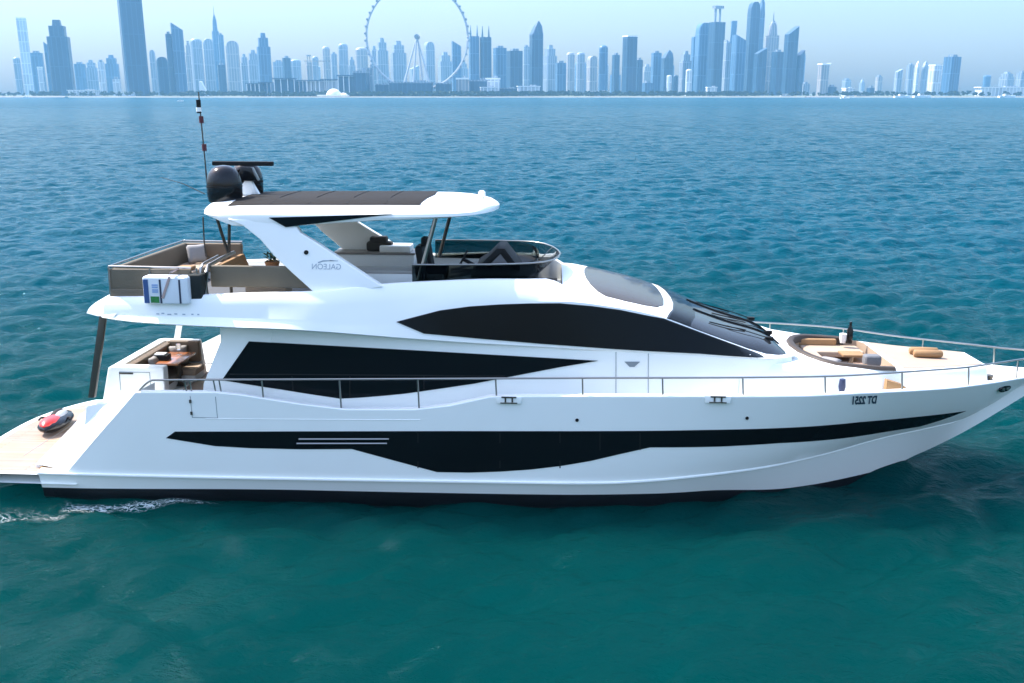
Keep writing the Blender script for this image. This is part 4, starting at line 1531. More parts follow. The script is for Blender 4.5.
zb = 6.2
rs.prism([(-.28, 0), (.3, 0), (.12, sb.z - .36 - zb), (.0, sb.z - .36 - zb)], lambda q: (sb.x + q[0] + .05, sb.y - .07, zb + q[1]), lambda q: (sb.x + q[0] + .05, sb.y + .07, zb + q[1]))
rs.build('radar_bracket', GEL, RS, bevel=.02)
# antenna mast with its light boxes
m0, m1 = at(207, 183, -.1), at(198.5, 92, -.1)
ms = MB()
ms.tube([(m0.x + .06, -.1, 6.12), m0, m0 + (m1 - m0) * .5, m1], .022, 8, taper=.014)
MS = ms.build('antenna_mast', STEELD, HTO)
for (x, y, dz, rr_, m_) in ((198.5, 103.5, .16, .05, BLACKM), (198.7, 109.5, .09, .055, GEL), (199, 112, .05, .05, BLACKM), (201.3, 119.7, .15, .05, mat('dark_red', (.10, .02, .025), .5)), (204.3, 147.5, .15, .05, mat('dark_red_cover', (.10, .02, .025), .5))):
    p = at(x, y, -.1)
    MB().lathe([(0, -dz / 2), (rr_, -dz / 2), (rr_, dz / 2), (0, dz / 2)], (p.x, p.y, p.z), 12).build('mast_light', m_, MS)
MB().tube([at(205, 194, -.3), at(184, 184, -.3), at(160, 177, -.3)], .013, 6, taper=.006).build('whip_antenna', STEELD, HTO)
wh_ = MB()
wh_.tube([at(203, 217, .4), at(204, 240, .4), at(206, 256, .4), at(212, 259, .5)], .018, 6)
wh_.build('flag_pole', STEELD, HTO)

# ================================================================ loose things aboard
def cushion(name, label, p, size, rot, m):
    bm = bmesh.new()
    n = 10
    g = {}
    for sgn in (-1, 1):
        for i in range(n + 1):
            for j in range(n + 1):
                u, v = -1 + 2 * i / n, -1 + 2 * j / n
                t = (1 - u**4) ** .6 * (1 - v**4) ** .6 if abs(u) < 1 and abs(v) < 1 else 0
                pin = 1 - .07 * (1 - max(abs(u), abs(v))) - .05 * (1 - abs(u * v)) * max(abs(u), abs(v))**6
                g[sgn, i, j] = bm.verts.new((u * size[0] / 2 * pin, v * size[1] / 2 * pin, sgn * (size[2] / 2 * t + .004)))
        for i in range(n):
            for j in range(n):
                bm.faces.new([g[sgn, i, j], g[sgn, i + 1, j], g[sgn, i + 1, j + 1], g[sgn, i, j + 1]])
    bmesh.ops.remove_doubles(bm, verts=bm.verts, dist=.009)
    bmesh.ops.recalc_face_normals(bm, faces=bm.faces)
    for f in bm.faces:
        f.smooth = True
    me = bpy.data.meshes.new(name)
    bm.to_mesh(me)
    bm.free()
    me.materials.append(m)
    o = bpy.data.objects.new(name, me)
    col.objects.link(o)
    o.matrix_world = BOAT @ (Matrix.Translation(p) @ rot)
    tag(o, label, 'cushion')
    return o
RX, RYm, RZm = (lambda a: Matrix.Rotation(R(a), 4, 'X')), (lambda a: Matrix.Rotation(R(a), 4, 'Y')), (lambda a: Matrix.Rotation(R(a), 4, 'Z'))
p = at(177, 261.5, 1.85)
cushion('scatter_cushion', 'light grey square cushion leaning in the corner of the flybridge sofa', Vector((xA + .5, 1.2, 4.68)), (.46, .46, .16), RZm(35) @ RX(70), GREYC)
p = at(151, 352, .9)
cushion('scatter_cushion', 'grey square cushion in the far corner of the cockpit sofa, behind the table', Vector((bx0 + .42, .62, 2.30)), (.46, .46, .16), RZm(25) @ RX(70), GREYC)
p = at(131, 360.5, -.3)
cushion('scatter_cushion', 'grey cushion leaning on the aft backrest of the cockpit sofa, nearest the stern', Vector((bx0 + .3, -.45, 2.33)), (.42, .42, .15), RZm(90) @ RX(68), GREYC)
p = atz(820, 356, 2.62)
cushion('scatter_cushion', 'small grey cushion lying at the aft end of the foredeck lounge', Vector((6.98, -.8, 2.75)), (.46, .3, .15), RZm(-35) @ RX(25), GREYC)

# tray with a plant bowl and a glass on the cockpit table
t = empty('serving_tray', (cx - .12, cy - .18, 2.405))
tag(t, 'dark serving tray with white napkin on the wooden cockpit table', 'tray')
MB().box((0, 0, .06), (.34, .26, .12)).build('tray_box', BLACKM, t, bevel=.012)
MB().box((-.02, 0, .135), (.24, .2, .03)).build('napkin', GELM, t, bevel=.01)
place_loose(t)
t = MB().lathe([(.0, 0), (.06, 0), (.012, .015), (.012, .1), (.05, .13), (.065, .2), (.055, .26), (.05, .26)], (0, 0, 0), 16).build('wine_glass', mat('clear_glass', (.9, .9, .9), .03, trans=.9, ior=1.3), None)
t.location = (cx + .1, cy + .28, 2.406)
tag(t, 'clear wine glass on the far side of the cockpit table', 'glass')
place_loose(t)
# potted plant on the flybridge
pp = at(272.5, 268, -1.0)
t = empty('potted_plant', (pp.x, -1.0, pp.z - .16))
tag(t, 'small green plant in a brown pot beside the arch on the flybridge', 'plant')
MB().lathe([(0, 0), (.10, 0), (.15, .26), (.16, .27), (.16, .31), (.13, .31), (.12, .27), (0, .26)], (0, 0, 0), 18).build('pot', TERRA, t)
lf = MB()
rg = random.Random(2)
for k in range(70):
    a, rr2, h2 = rg.uniform(0, 6.28), rg.uniform(.02, .17), rg.uniform(.3, .5)
    c = Vector((rr2 * math.cos(a), rr2 * math.sin(a), h2))
    d = Vector((math.cos(a + rg.uniform(-1, 1)), math.sin(a), rg.uniform(-.2, .8))).normalized() * .07
    s2 = d.cross(Vector((0, 0, 1))).normalized() * .028
    lf.add([c - d, c + s2, c + d, c - s2], [(0, 1, 2, 3)])
lf.build('leaves', LEAF, t, weld=False)
place_loose(t)
nbx = MB().box((0, 0, 0), (.9, .5, pp.z - .16 - FLOOR - .004))
o = nbx.build('plant_stand', BEIGE, FLY, bevel=.02)
o.location = (pp.x - .1, -1.0, (pp.z - .16 + FLOOR - .004) / 2)
# life raft valise strapped to the flybridge rail
v0, v1 = at(146, 303, -2.62), at(190.5, 303, -2.62)
vt = at(165, 276, -2.62)
t = empty('raft_case', ((v0.x + v1.x) / 2, -2.56, v0.z))
tag(t, 'white box with blue bands strapped outside the flybridge rail', 'life raft')
W_, H_ = v1.x - v0.x, vt.z - v0.z
cs = MB().box((0, 0, H_ / 2), (W_, .34, H_))
cs.build('case', LRAFT, t, bevel=.06, seg=3)
for fx, m_, ww in ((-.42, BLUE, .10), (-.10, NAVY, .035), (.33, NAVY, .035)):
    q = MB()
    q.box((fx * W_, -.172, H_ * .47), (ww, .012, H_ * .86))
    q.build('band', m_, t)
q = MB()
q.box((-.02 * W_ + .05, -.18, H_ * .62), (.05, .012, H_ * .85), M=Matrix.Rotation(R(22), 4, 'Y'))
q.box((.17 * W_, -.02, H_ + .1), (.06, .4, .02), M=Matrix.Rotation(R(-35), 4, 'Y'))
q.build('lashing_strap', STRAP, t)
q = MB().box((-.235 * W_, -.176, H_ * .17), (.17, .012, .13))
q.build('badge', GREEN, t)
q = MB()
for zz in (.45, .52, .62, .7):
    q.box((-.22 * W_, -.174, H_ * zz), (.12, .008, .03))
q.build('printed_panel', mat('print_blue', (.25, .38, .62), .6), t)
place_loose(t)
t = MB().box((0, 0, 0), (.3, .26, .62)).build('fender_bag', mat('dark_canvas', (.012, .016, .014), .8, bump=.4), None, bevel=.05, seg=3)
p = at(196.5, 288, -2.45)
t.location = (p.x, -2.42, p.z - .02)
tag(t, 'dark canvas bag hanging beside the white box on the flybridge rail', 'bag')
place_loose(t)
# folded cloth on the flybridge seat
q = MB()
p = atz(155, 262, 4.6)
t = MB().box((0, 0, 0), (.34, .3, .09)).build('folded_towel', TAN, None, bevel=.035, seg=3)
t.location = (xA + .62, .2, 4.5)
tag(t, 'folded tan towel on the aft flybridge seat', 'towel')
place_loose(t)
# dark plant / bag on the far bar
pb_ = at(380, 248, 1.9)
t = MB().box((0, 0, .0), (.62, .34, .22)).box((-.02, 0, .16), (.42, .3, .16)).build('equipment_bag', mat('brown_canvas', (.035, .03, .022), .8, bump=.5), None, bevel=.06, seg=3)
t.location = (pb_.x, 1.9, 4.83)
tag(t, 'dark brown bag on the counter at the far side of the flybridge', 'bag')
place_loose(t)
# sea scooter on the swim platform
s0, s1 = atz(40, 436, z1 + .15), atz(72, 411, z1 + .15)
mid = (s0 + s1) / 2
d_ = (s1 - s0)
ang = math.atan2(d_.y, d_.x)
t = empty('sea_scooter', (mid.x, mid.y, z1 + .012), ang)
tag(t, 'red and black sea scooter lying on the swim platform', 'sea scooter')
Ls = d_.length * .74
def shell(prof, wy, zoff, hz):
    rows = []
    for u, a in prof:
        rows.append([(u * Ls, math.cos(th) * wy * a, zoff + math.sin(th) * hz * a + hz * .2) for th in np.linspace(0, 2 * math.pi, 17)[:-1]])
    return rows
MB().loft(shell([(-.5, .1), (-.46, .45), (-.36, .8), (-.15, 1.0), (.1, 1), (.3, .85), (.44, .55), (.5, .15)], .31, .15, .16), close=True, cap0=True, cap1=True).build('lower_shell', BLACKG, t)
MB().loft([[(x, y * .86 + .03, z + .085) for x, y, z in r] for r in shell([(-.47, .1), (-.42, .5), (-.3, .85), (-.1, .9), (.02, .6), (.06, .1)], .27, .15, .14)], close=True, cap0=True, cap1=True).build('upper_shell', RED, t)
MB().loft([[(x, y * .5 - .06, z + .1) for x, y, z in r] for r in shell([(-.12, .1), (-.05, .7), (.1, .9), (.25, .7), (.36, .1)], .27, .15, .14)], close=True, cap0=True, cap1=True).build('side_panel', SILV, t)
MB().loft([[(x, y * .6 + .1, z + .09) for x, y, z in r] for r in shell([(.05, .1), (.14, .7), (.28, .75), (.4, .5), (.46, .1)], .27, .15, .14)], close=True, cap0=True, cap1=True).build('tail_cone', BLACKM, t)
for sg in (-1, 1):
    h = MB()
    h.tube([(.05 * Ls, sg * .2, .25), (.0, sg * .36, .28), (-.08 * Ls, sg * .36, .26)], .025, 8)
    h.build('handle', BLACKM, t)
place_loose(t)
# black folded fins by the transom
p = atz(78, 408, z1 + .03)
t = MB().prism([(-.25, 0), (.15, -.12), (.45, -.1), (.4, .05), (.1, .12)], lambda q: (q[0], q[1], 0), lambda q: (q[0], q[1], .06)).build('swim_fin', BLACKM, None, bevel=.012)
t.matrix_world = Matrix.Translation((-10.55, 1.15, z1 + .02)) @ RZm(25)
tag(t, 'black swim fin on the platform beside the transom', 'fin')
place_loose(t)
# tan bolsters on the foredeck
for i, (x, y, lab) in enumerate(((924, 351.5, 'tan bolster on the foredeck, the far one of a pair'), (924, 356.5, 'tan bolster on the foredeck, the near one of a pair'))):
    p = atz(x, y, ZTR(9.4) + .12)
    q = MB()
    prof = [(0, -.31), (.06, -.31), (.085, -.28), (.09, 0), (.085, .28), (.06, .31), (0, .31)]
    q.lathe(prof, n=16, M=Matrix.Rotation(R(90), 4, 'Y'))
    o = q.build('bolster', TAN, None, smooth=50)
    o.matrix_world = BOAT @ (Matrix.Translation((9.36, .0 + (.13 if i == 0 else -.13), ZTR(9.36) + .108)) @ RZm(-4))
    tag(o, lab, 'bolster', 'tan bolsters on the foredeck')
p = atz(849, 343, 2.78)
t = empty('wine_bottle', (p.x, p.y, ZTR(p.x) + .002))
tag(t, 'dark bottle with white cloth standing at the far edge of the foredeck lounge', 'bottle')
MB().lathe([(0, 0), (.07, 0), (.075, .04), (.075, .3), (.03, .42), (.03, .52), (0, .52)], (0, 0, 0), 16).build('bottle', BLACKG, t)
MB().lathe([(.0, 0), (.06, .0), (.085, .1), (.09, .22), (.0, .23)], (-.14, .03, 0), 12).build('cloth', GELM, t)
place_loose(t)
t = MB().box((0, 0, .15), (.36, .26, .24)).build('beach_bag', BLUEBAG, None, bevel=.07, seg=3)
t.location = (7.9, -.8, 2.672)
tag(t, 'blue grey bag on the near seat of the foredeck lounge', 'bag')
place_loose(t)
p = at(845, 391, -2.2)
t = empty('deck_torch', (p.x, -1.98, 2.12))
tag(t, 'small black and blue lamp standing on the near side deck', 'lamp')
MB().lathe([(0, 0), (.1, 0), (.06, .3), (0, .3)], (0, 0, 0), 14).build('foot', BLACKM, t)
MB().lathe([(0, .3), (.05, .3), (.075, .42), (.06, .58), (0, .6)], (0, 0, 0), 14).build('head', mat('blue_plastic', (.02, .03, .08), .5), t)
place_loose(t)
# ================================================================ SKYLINE
def facade(name, wall, glass, bw, rh, rough=.35):
    m = bpy.data.materials.new(name)
    m.use_nodes = True
    n, L = m.node_tree.nodes, m.node_tree.links
    b = n['Principled BSDF']
    b.inputs['Roughness'].default_value = rough
    tc = n.new('ShaderNodeTexCoord')
    sp = n.new('ShaderNodeSeparateXYZ')
    L.new(tc.outputs['Object'], sp.inputs[0])
    ad = n.new('ShaderNodeMath')
    ad.operation = 'ADD'
    L.new(sp.outputs[0], ad.inputs[0])
    L.new(sp.outputs[1], ad.inputs[1])
    cb_ = n.new('ShaderNodeCombineXYZ')
    L.new(ad.outputs[0], cb_.inputs[0])
    L.new(sp.outputs[2], cb_.inputs[1])
    br = n.new('ShaderNodeTexBrick')
    br.offset = 0.0
    br.inputs['Scale'].default_value = 1.0
    br.inputs['Brick Width'].default_value = bw
    br.inputs['Row Height'].default_value = rh
    br.inputs['Mortar Size'].default_value = .9
    br.inputs['Color1'].default_value = (*glass, 1)
    br.inputs['Color2'].default_value = (*[c * .7 for c in glass], 1)
    br.inputs['Mortar'].default_value = (*wall, 1)
    L.new(cb_.outputs[0], br.inputs['Vector'])
    L.new(br.outputs['Color'], b.inputs['Base Color'])
    return m
FAC = {
    'g': facade('blue_glass_facade', (.10, .19, .30), (.05, .13, .23), 8, 50),
    'd': facade('dark_glass_facade', (.035, .09, .15), (.02, .06, .11), 10, 64),
    'c': facade('concrete_facade', (.34, .38, .42), (.20, .25, .30), 7, 42),
    'w': facade('white_facade', (.75, .76, .76), (.50, .54, .58), 8, 30),
    's': facade('sand_facade', (.44, .41, .37), (.26, .27, .28), 7, 36),
}
ROOFW = mat('white_roof', (.8, .8, .78), .6)
STEELW = mat('white_steel', (.42, .44, .46), .5)

def ring(wd, dp, z, style, k=1.0, sx=0.0):
    if style == 'round':
        n = 18
        return [(wd / 2 * k * math.cos(2 * math.pi * i / n) + sx, dp / 2 * k * math.sin(2 * math.pi * i / n), z) for i in range(n)]
    a, c_ = wd / 2 * k, dp / 2 * k
    e = min(a, c_) * .16
    return [(x + sx, y, z) for x, y in ((-a + e, -c_), (a - e, -c_), (a, -c_ + e), (a, c_ - e), (a - e, c_), (-a + e, c_), (-a, c_ - e), (-a, -c_ + e))]

def tower(x0, x1, yt, dist, fac, crown, label, yaw=None, base=None, cat='skyscraper', name='skyscraper', dp=None, grp='towers of the skyline'):
    rg = random.Random(int(x0 * 13 + yt * 7 + dist))
    gz = 2.2
    c = far((x0 + x1) / 2, dist, gz)
    depth = dist * math.cos(PIT)
    H_ = zfar(yt, dist) - gz
    if yaw is None:
        yaw = rg.uniform(12, 32)
    vis = (x1 - x0) / F_PX * depth
    r = .85 if dp is None else dp
    wd = vis / (abs(math.cos(R(yaw))) + r * abs(math.sin(R(yaw))))
    d_ = wd * r
    o = empty(name, c, YAW + R(yaw))
    tag(o, label, cat, grp)
    m_ = FAC[fac]
    body = MB()
    zt = H_
    st = 'round' if crown in ('cyl', 'dome') else 'rect'
    parts = []
    if crown == 'flat':
        body.loft([ring(wd, d_, 0, st), ring(wd, d_, zt, st)], close=True, cap1=True)
        q = MB().box((0, 0, zt + 2), (wd * .5, d_ * .5, 6))
        parts.append(('plant_room', q, 'c'))
    elif crown == 'cyl':
        body.loft([ring(wd, d_, 0, st), ring(wd, d_, zt, st)], close=True, cap1=True)
        parts.append(('roof_drum', MB().lathe([(wd * .3, zt), (wd * .3, zt + 5)], n=14), 'c'))
    elif crown == 'dome':
        body.loft([ring(wd, d_, 0, st), ring(wd, d_, zt * .93, st)], close=True, cap1=True)
        parts.append(('dome', MB().loft([ring(wd, d_, zt * .93 + zt * .07 * math.sin(a), 'round', math.cos(a)) for a in np.linspace(0, 1.5, 6)], close=True, cap1=True), fac))
    elif crown == 'step':
        body.loft([ring(wd, d_, 0, st), ring(wd, d_, zt * .78, st)], close=True, cap1=True)
        q = MB().loft([ring(wd * .74, d_ * .8, zt * .78, st), ring(wd * .74, d_ * .8, zt * .92, st)], close=True, cap1=True)
        parts.append(('upper_block', q, fac))
        q = MB().loft([ring(wd * .42, d_ * .5, zt * .92, st), ring(wd * .34, d_ * .4, zt, st)], close=True, cap1=True)
        parts.append(('crown', q, fac))
    elif crown == 'slant':
        a = ring(wd, d_, 0, st)
        b_ = [(x, y, zt * .88 + zt * .12 * (x / wd + .5)) for x, y, z in a]
        body.loft([a, b_], close=True, cap1=True)
    elif crown == 'slantl':
        a = ring(wd, d_, 0, st)
        b_ = [(x, y, zt * .9 + zt * .1 * (.5 - x / wd)) for x, y, z in a]
        body.loft([a, b_], close=True, cap1=True)
    elif crown == 'round':
        rows = [ring(wd, d_, 0, st), ring(wd, d_, zt * .88, st)]
        for a in (.35, .7, 1.05, 1.4):
            rows.append(ring(wd * math.cos(a) ** .6, d_ * .95, zt * (.88 + .12 * math.sin(a)), st))
        body.loft(rows, close=True, cap1=True)
    elif crown == 'spire':
        body.loft([ring(wd, d_, 0, st), ring(wd, d_, zt * .72, st)], close=True, cap1=True)
        parts.append(('upper_block', MB().loft([ring(wd * .7, d_ * .7, zt * .72, st), ring(wd * .55, d_ * .55, zt * .84, st), ring(wd * .18, d_ * .2, zt * .9, st)], close=True, cap1=True), fac))
        parts.append(('spire', MB().lathe([(wd * .07, zt * .89), (wd * .02, zt)], n=8), 'c'))
    elif crown == 'point':
        body.loft([ring(wd, d_, 0, st), ring(wd, d_, zt * .82, st)], close=True, cap1=True)
        parts.append(('crown', MB().loft([ring(wd, d_, zt * .82, st), ring(wd * .62, d_ * .7, zt * .93, st, 1, wd * .12), ring(wd * .08, d_ * .1, zt, st, 1, wd * .2)], close=True, cap1=True), fac))
    elif crown == 'twist':
        rows = []
        for k in range(9):
            t = k / 8
            rr = ring(wd, d_, zt * t, st, 1 - .25 * t)
            a = R(70) * t
            rows.append([(x * math.cos(a) - y * math.sin(a), x * math.sin(a) + y * math.cos(a), z) for x, y, z in rr])
        body.loft(rows, close=True, cap1=True)
    elif crown == 'fins':
        body.loft([ring(wd, d_, 0, st), ring(wd, d_, zt * .84, st)], close=True, cap1=True)
        for sx in (-.36, .36):
            parts.append(('spire', MB().loft([ring(wd * .18, d_ * .2, zt * .84, st, 1, sx * wd), ring(wd * .03, d_ * .03, zt, st, 1, sx * wd)], close=True, cap1=True), fac))
    elif crown == 'frame':
        body.loft([ring(wd, d_, 0, st), ring(wd, d_, zt * .82, st)], close=True, cap1=True)
        for sx in (-.22, .22):
            parts.append(('column', MB().box((sx * wd, 0, zt * .895), (wd * .12, d_ * .14, zt * .15)), 'c'))
        parts.append(('canopy', MB().box((0, 0, zt * .985), (wd * .8, d_ * .5, zt * .03)), 'c'))
    elif crown == 'cap':
        body.loft([ring(wd, d_, 0, st), ring(wd, d_, zt * .93, st)], close=True, cap1=True)
        q = MB().prism([(-.55, .94), (.55, .94), (.72, 1.0), (.4, .985), (-.52, .985)], lambda p: (p[0] * wd, -d_ * .5, p[1] * zt), lambda p: (p[0] * wd, d_ * .5, p[1] * zt))
        parts.append(('roof_canopy', q, 'W'))
    elif crown == 'slab':
        body.loft([ring(wd, d_, 0, st), ring(wd, d_, zt, st)], close=True, cap1=True)
        parts.append(('parapet', MB().box((0, 0, zt + 1.5), (wd * 1.02, d_ * 1.02, 3)), 'W'))
    body.build('shaft', m_, o, smooth=25)
    for nm, q, f in parts:
        q.build(nm, ROOFW if f == 'W' else FAC[f], o, smooth=25)
    if base:
        MB().box((0, -d_ * .3, base / 2), (wd * 1.5, d_ * 1.2, base)).build('podium', FAC['c'], o)
    return o

T = [
 (17, 25, 57, 2700, 'c', 'dome', 'small round-topped tower at the far left edge of the skyline'),
 (25, 36, 19, 2900, 'w', 'slab', 'tall pale slab tower, second from the left edge of the skyline'),
 (35, 48, 53, 2600, 'g', 'flat', 'square blue block between the pale slab and the stepped tower at left'),
 (40.5, 46, 68, 2300, 'w', 'slab', 'narrow low white tower in front of the square blue block at left'),
 (49, 57, 42, 2350, 'g', 'slantl', 'slim shoulder tower leaning on the left of the big stepped tower'),
 (54, 76, 20, 2250, 'd', 'step', 'big stepped tower with striped shaft at the left of the skyline'),
 (77, 89, 64, 2800, 'g', 'flat', 'low broad tower just right of the big stepped tower'),
 (87, 101, 60, 2900, 'c', 'step', 'stepped mid-height tower left of the pale round one'),
 (100, 108, 62, 2400, 'w', 'cyl', 'pale cylindrical tower near the foot of the giant glass tower'),
 (108, 122, 55, 2800, 'g', 'step', 'stepped blue tower directly left of the giant glass tower'),
 (114, 122, 79, 2250, 'w', 'flat', 'low white block at the foot of the giant glass tower'),
 (125, 152, -32, 2150, 'd', 'flat', 'giant dark glass tower rising out of the top of the picture'),
 (153, 159, 50, 2600, 'c', 'round', 'thin round-headed tower close on the right of the giant glass tower'),
 (158, 171, 57, 2350, 'd', 'round', 'dark round-shouldered tower right of the giant glass tower'),
 (170, 177, 34, 2300, 'd', 'flat', 'thin dark half of a pair of towers right of the giant glass tower'),
 (175.5, 189, 23, 2300, 'g', 'slantl', 'tall slant-topped glass tower with a sunlit side, left of the spire'),
 (188, 196, 41, 2800, 's', 'step', 'narrow sandy stepped tower behind the slant-topped glass tower'),
 (193, 207, 38, 2750, 'c', 'dome', 'broad dome-topped tower left of the spire'),
 (206, 218, 39, 2850, 'c', 'round', 'round-headed grey tower touching the left of the spire'),
 (216, 224, 6, 3000, 'g', 'spire', 'slender tower with a long needle spire'),
 (222, 228, 35, 2900, 'g', 'flat', 'slim flat-topped tower touching the right of the spire'),
 (219, 228, 65, 2400, 'd', 'flat', 'low dark block under the needle spire'),
 (228, 243, 41, 2700, 's', 'round', 'sandy broad-shouldered tower right of the spire'),
 (242, 251, 54, 2900, 'c', 'step', 'short stepped tower left of the flat-topped tower beside the wheel'),
 (249, 262, 50, 2850, 'c', 'step', 'stepped pale tower touching the left of the tall flat-topped block'),
 (259, 274, 33, 2500, 'g', 'step', 'tall blue block between the spire and the ferris wheel'),
 (274, 287, 62, 3000, 'c', 'flat', 'low distant block right of the tall blue block'),
 (284, 293, 58, 2600, 'd', 'flat', 'thin dark tower above the waterfront canopies'),
 (291, 304, 59, 3000, 'c', 'dome', 'hazy domed tower above the waterfront canopies'),
 (307, 314, 55, 2400, 's', 'frame', 'sandy tower frame under construction above the waterfront'),
 (313, 321, 56, 2900, 'c', 'dome', 'small domed tower just right of the unfinished frame'),
 (323, 333, 46, 2850, 's', 'dome', 'domed sandy tower, first of three left of the wheel'),
 (332, 339, 54, 2950, 'c', 'flat', 'short flat tower between two domed ones left of the wheel'),
 (339, 351, 43, 2850, 'c', 'dome', 'domed grey tower, middle one of three left of the wheel'),
 (349, 357, 57, 2950, 'c', 'step', 'short stepped tower left of the rim of the wheel'),
 (355, 371, 47, 2800, 's', 'dome', 'broad domed tower behind the left rim of the wheel'),
 (371, 380, 46, 2900, 'c', 'step', 'stepped tower just inside the left rim of the wheel'),
 (377, 390, 38, 2800, 'c', 'step', 'tall stepped tower inside the left part of the wheel'),
 (391, 408, 41, 2850, 'c', 'step', 'wide stepped tower left of the legs of the wheel'),
 (424, 436, 42, 2900, 'c', 'round', 'round-shouldered tower seen between the legs of the wheel'),
 (438, 453, 52, 3000, 'c', 'step', 'low stepped tower inside the right part of the wheel'),
 (452, 462, 41, 2600, 'g', 'slantl', 'slant-roofed tower inside the right rim of the wheel'),
 (469, 480, 25, 2450, 'g', 'fins', 'left of two joined towers with needle fins, right of the wheel'),
 (480, 492, 26, 2450, 'd', 'fins', 'right of two joined towers with needle fins, right of the wheel'),
 (493, 507, 48, 2500, 'g', 'flat', 'glass block right of the joined towers with needle fins'),
 (506, 523, 51, 2300, 'd', 'flat', 'dark square block left of the tall tapering tower'),
 (522, 530, 47, 2800, 'c', 'flat', 'thin grey tower touching the left of the tall tapering tower'),
 (529, 543, 21, 2350, 'd', 'point', 'tall tapering tower with a pointed crown, right of the wheel'),
 (542, 557, 45, 2750, 'c', 'step', 'stepped grey tower touching the right of the tall tapering tower'),
 (555, 566, 63, 2450, 'g', 'flat', 'short blue block in the middle of the skyline'),
 (565, 575, 52, 2700, 's', 'dome', 'first of two like domed towers in the middle of the skyline'),
 (575, 585, 52, 2650, 'c', 'dome', 'second of two like domed towers, left of the sandy tower with a hipped top'),
 (586, 597, 56, 2600, 's', 'round', 'sandy tower with a low hipped top in the middle of the skyline'),
 (597, 608, 45, 2400, 'g', 'dome', 'glassy round-topped tower left of the thin slab'),
 (611, 619, 55, 2500, 'd', 'flat', 'thin dark slab tower standing free left of the square tower'),
 (621, 636, 37, 2300, 'd', 'slab', 'tall square tower with a pale roof band, right of centre'),
 (634, 642, 60, 2350, 'd', 'flat', 'short block stuck to the right of the tall square tower'),
 (641, 653, 83, 2400, 'g', 'flat', 'low dark block beside the foot of the tall square tower'),
 (650, 660, 53, 2600, 'g', 'flat', 'flat-topped blue tower left of the curved pair'),
 (660, 672, 50, 2550, 'd', 'point', 'curved tower with a hooked top left of the tall cluster'),
 (665, 672, 75, 2250, 'w', 'dome', 'small white domed tower at the left foot of the tall cluster'),
 (672, 678, 75, 2400, 'd', 'dome', 'small dark domed tower at the left foot of the tall cluster'),
 (678, 690, 51, 2600, 'c', 'step', 'stepped grey tower at the left end of the tall cluster'),
 (684, 692, 69, 2250, 'w', 'dome', 'small white domed tower under the tall cluster'),
 (689, 697, 37, 2650, 'g', 'flat', 'slim flat-topped tower at the left of the tall cluster'),
 (693, 708, 23, 2550, 'g', 'round', 'rounded tall tower, left of the one with a canopy on posts'),
 (705, 722, 6, 2500, 'd', 'frame', 'tall tower with an open canopy on posts at its top'),
 (721, 730, 40, 2450, 'c', 'slantl', 'mid-height tower with a pale side in the tall cluster'),
 (725, 735, 21, 2800, 'g', 'twist', 'twisted tower behind the tall cluster'),
 (729, 743, 35, 2400, 'g', 'slantl', 'curved-top tower in the middle of the tall cluster'),
 (741, 748, 44, 2600, 'd', 'flat', 'narrow dark tower left of the tallest pair'),
 (743, 755, 2, 2550, 'd', 'round', 'round-headed one of the tallest pair of the cluster'),
 (752, 760, -4, 2700, 'g', 'point', 'pointed one of the tallest pair of the cluster'),
 (752, 764, 48, 2350, 'd', 'slant', 'dark slant-roofed tower in front of the tallest pair'),
 (762, 775, 12, 2550, 's', 'spire', 'sandy tower with a short spire right of the tallest pair'),
 (769, 781, 52, 2400, 'd', 'flat', 'short flat tower in front of the sandy spire tower'),
 (781, 794, 26, 2450, 'd', 'slant', 'tall slanting tower near the right end of the tall cluster'),
 (793, 802, 50, 2450, 'd', 'slant', 'short slanting tower at the right end of the tall cluster'),
 (800, 809, 84, 2600, 'c', 'flat', 'low grey block just right of the tall cluster'),
 (816, 827, 63, 2350, 's', 'cap', 'lone tower with a white winged roof right of the tall cluster'),
 (826, 836, 87, 2350, 'd', 'flat', 'low block at the foot of the tower with a winged roof'),
 (841, 850, 80, 3200, 'c', 'flat', 'low hazy block right of the tower with a winged roof'),
 (858, 864, 78, 3300, 'c', 'spire', 'faint low tower with a mast far beyond the right shore'),
 (866, 874, 88, 2300, 'd', 'flat', 'small dark cube on the right shore'),
 (874, 881, 77, 2700, 's', 'flat', 'short sandy tower left of the thin right-hand row'),
 (893, 900, 69, 2600, 'c', 'slant', 'first thin tower of the row at right, shortest of it'),
 (904, 911, 65, 2700, 'c', 'flat', 'second thin tower of the row at right'),
 (912, 917, 61, 2800, 'w', 'point', 'thin pale pointed tower in the row at right'),
 (919, 925, 61, 2800, 'c', 'point', 'thin grey pointed tower in the row at right'),
 (926, 939, 66, 2400, 'w', 'slab', 'white slab tower beside the broad leaning block at right'),
 (940, 957, 57, 2300, 'g', 'flat', 'broad blue block, largest tower at the right of the skyline'),
 (980, 990, 75, 2700, 'g', 'dome', 'round-topped low tower near the right edge'),
 (997, 1012, 72, 2700, 'c', 'step', 'stepped low tower near the right edge'),
 (1014, 1024, 73, 2750, 'c', 'flat', 'low block at the very right edge of the skyline'),
]
for a in T:
    tower(*a)
rgf = random.Random(21)
for px in (62, 71, 94, 112, 164, 184, 200, 212, 236, 247, 266, 281, 298, 318, 345, 363, 386, 400, 415, 445, 464, 498, 512, 526, 550, 561, 580, 592, 604, 615, 646, 657, 668, 683, 700, 716, 738, 758, 776, 788, 798):
    wv = rgf.uniform(7, 12)
    hi = 48 if px > 680 else 56
    tower(px - wv / 2, px + wv / 2, rgf.uniform(hi, hi + 14), rgf.uniform(3100, 3350), rgf.choice('ccgs'), rgf.choice(['flat', 'step', 'dome', 'slant', 'round']),
          'hazy pale tower of the back row, half hidden behind the nearer towers', grp='hazy towers of the back row')
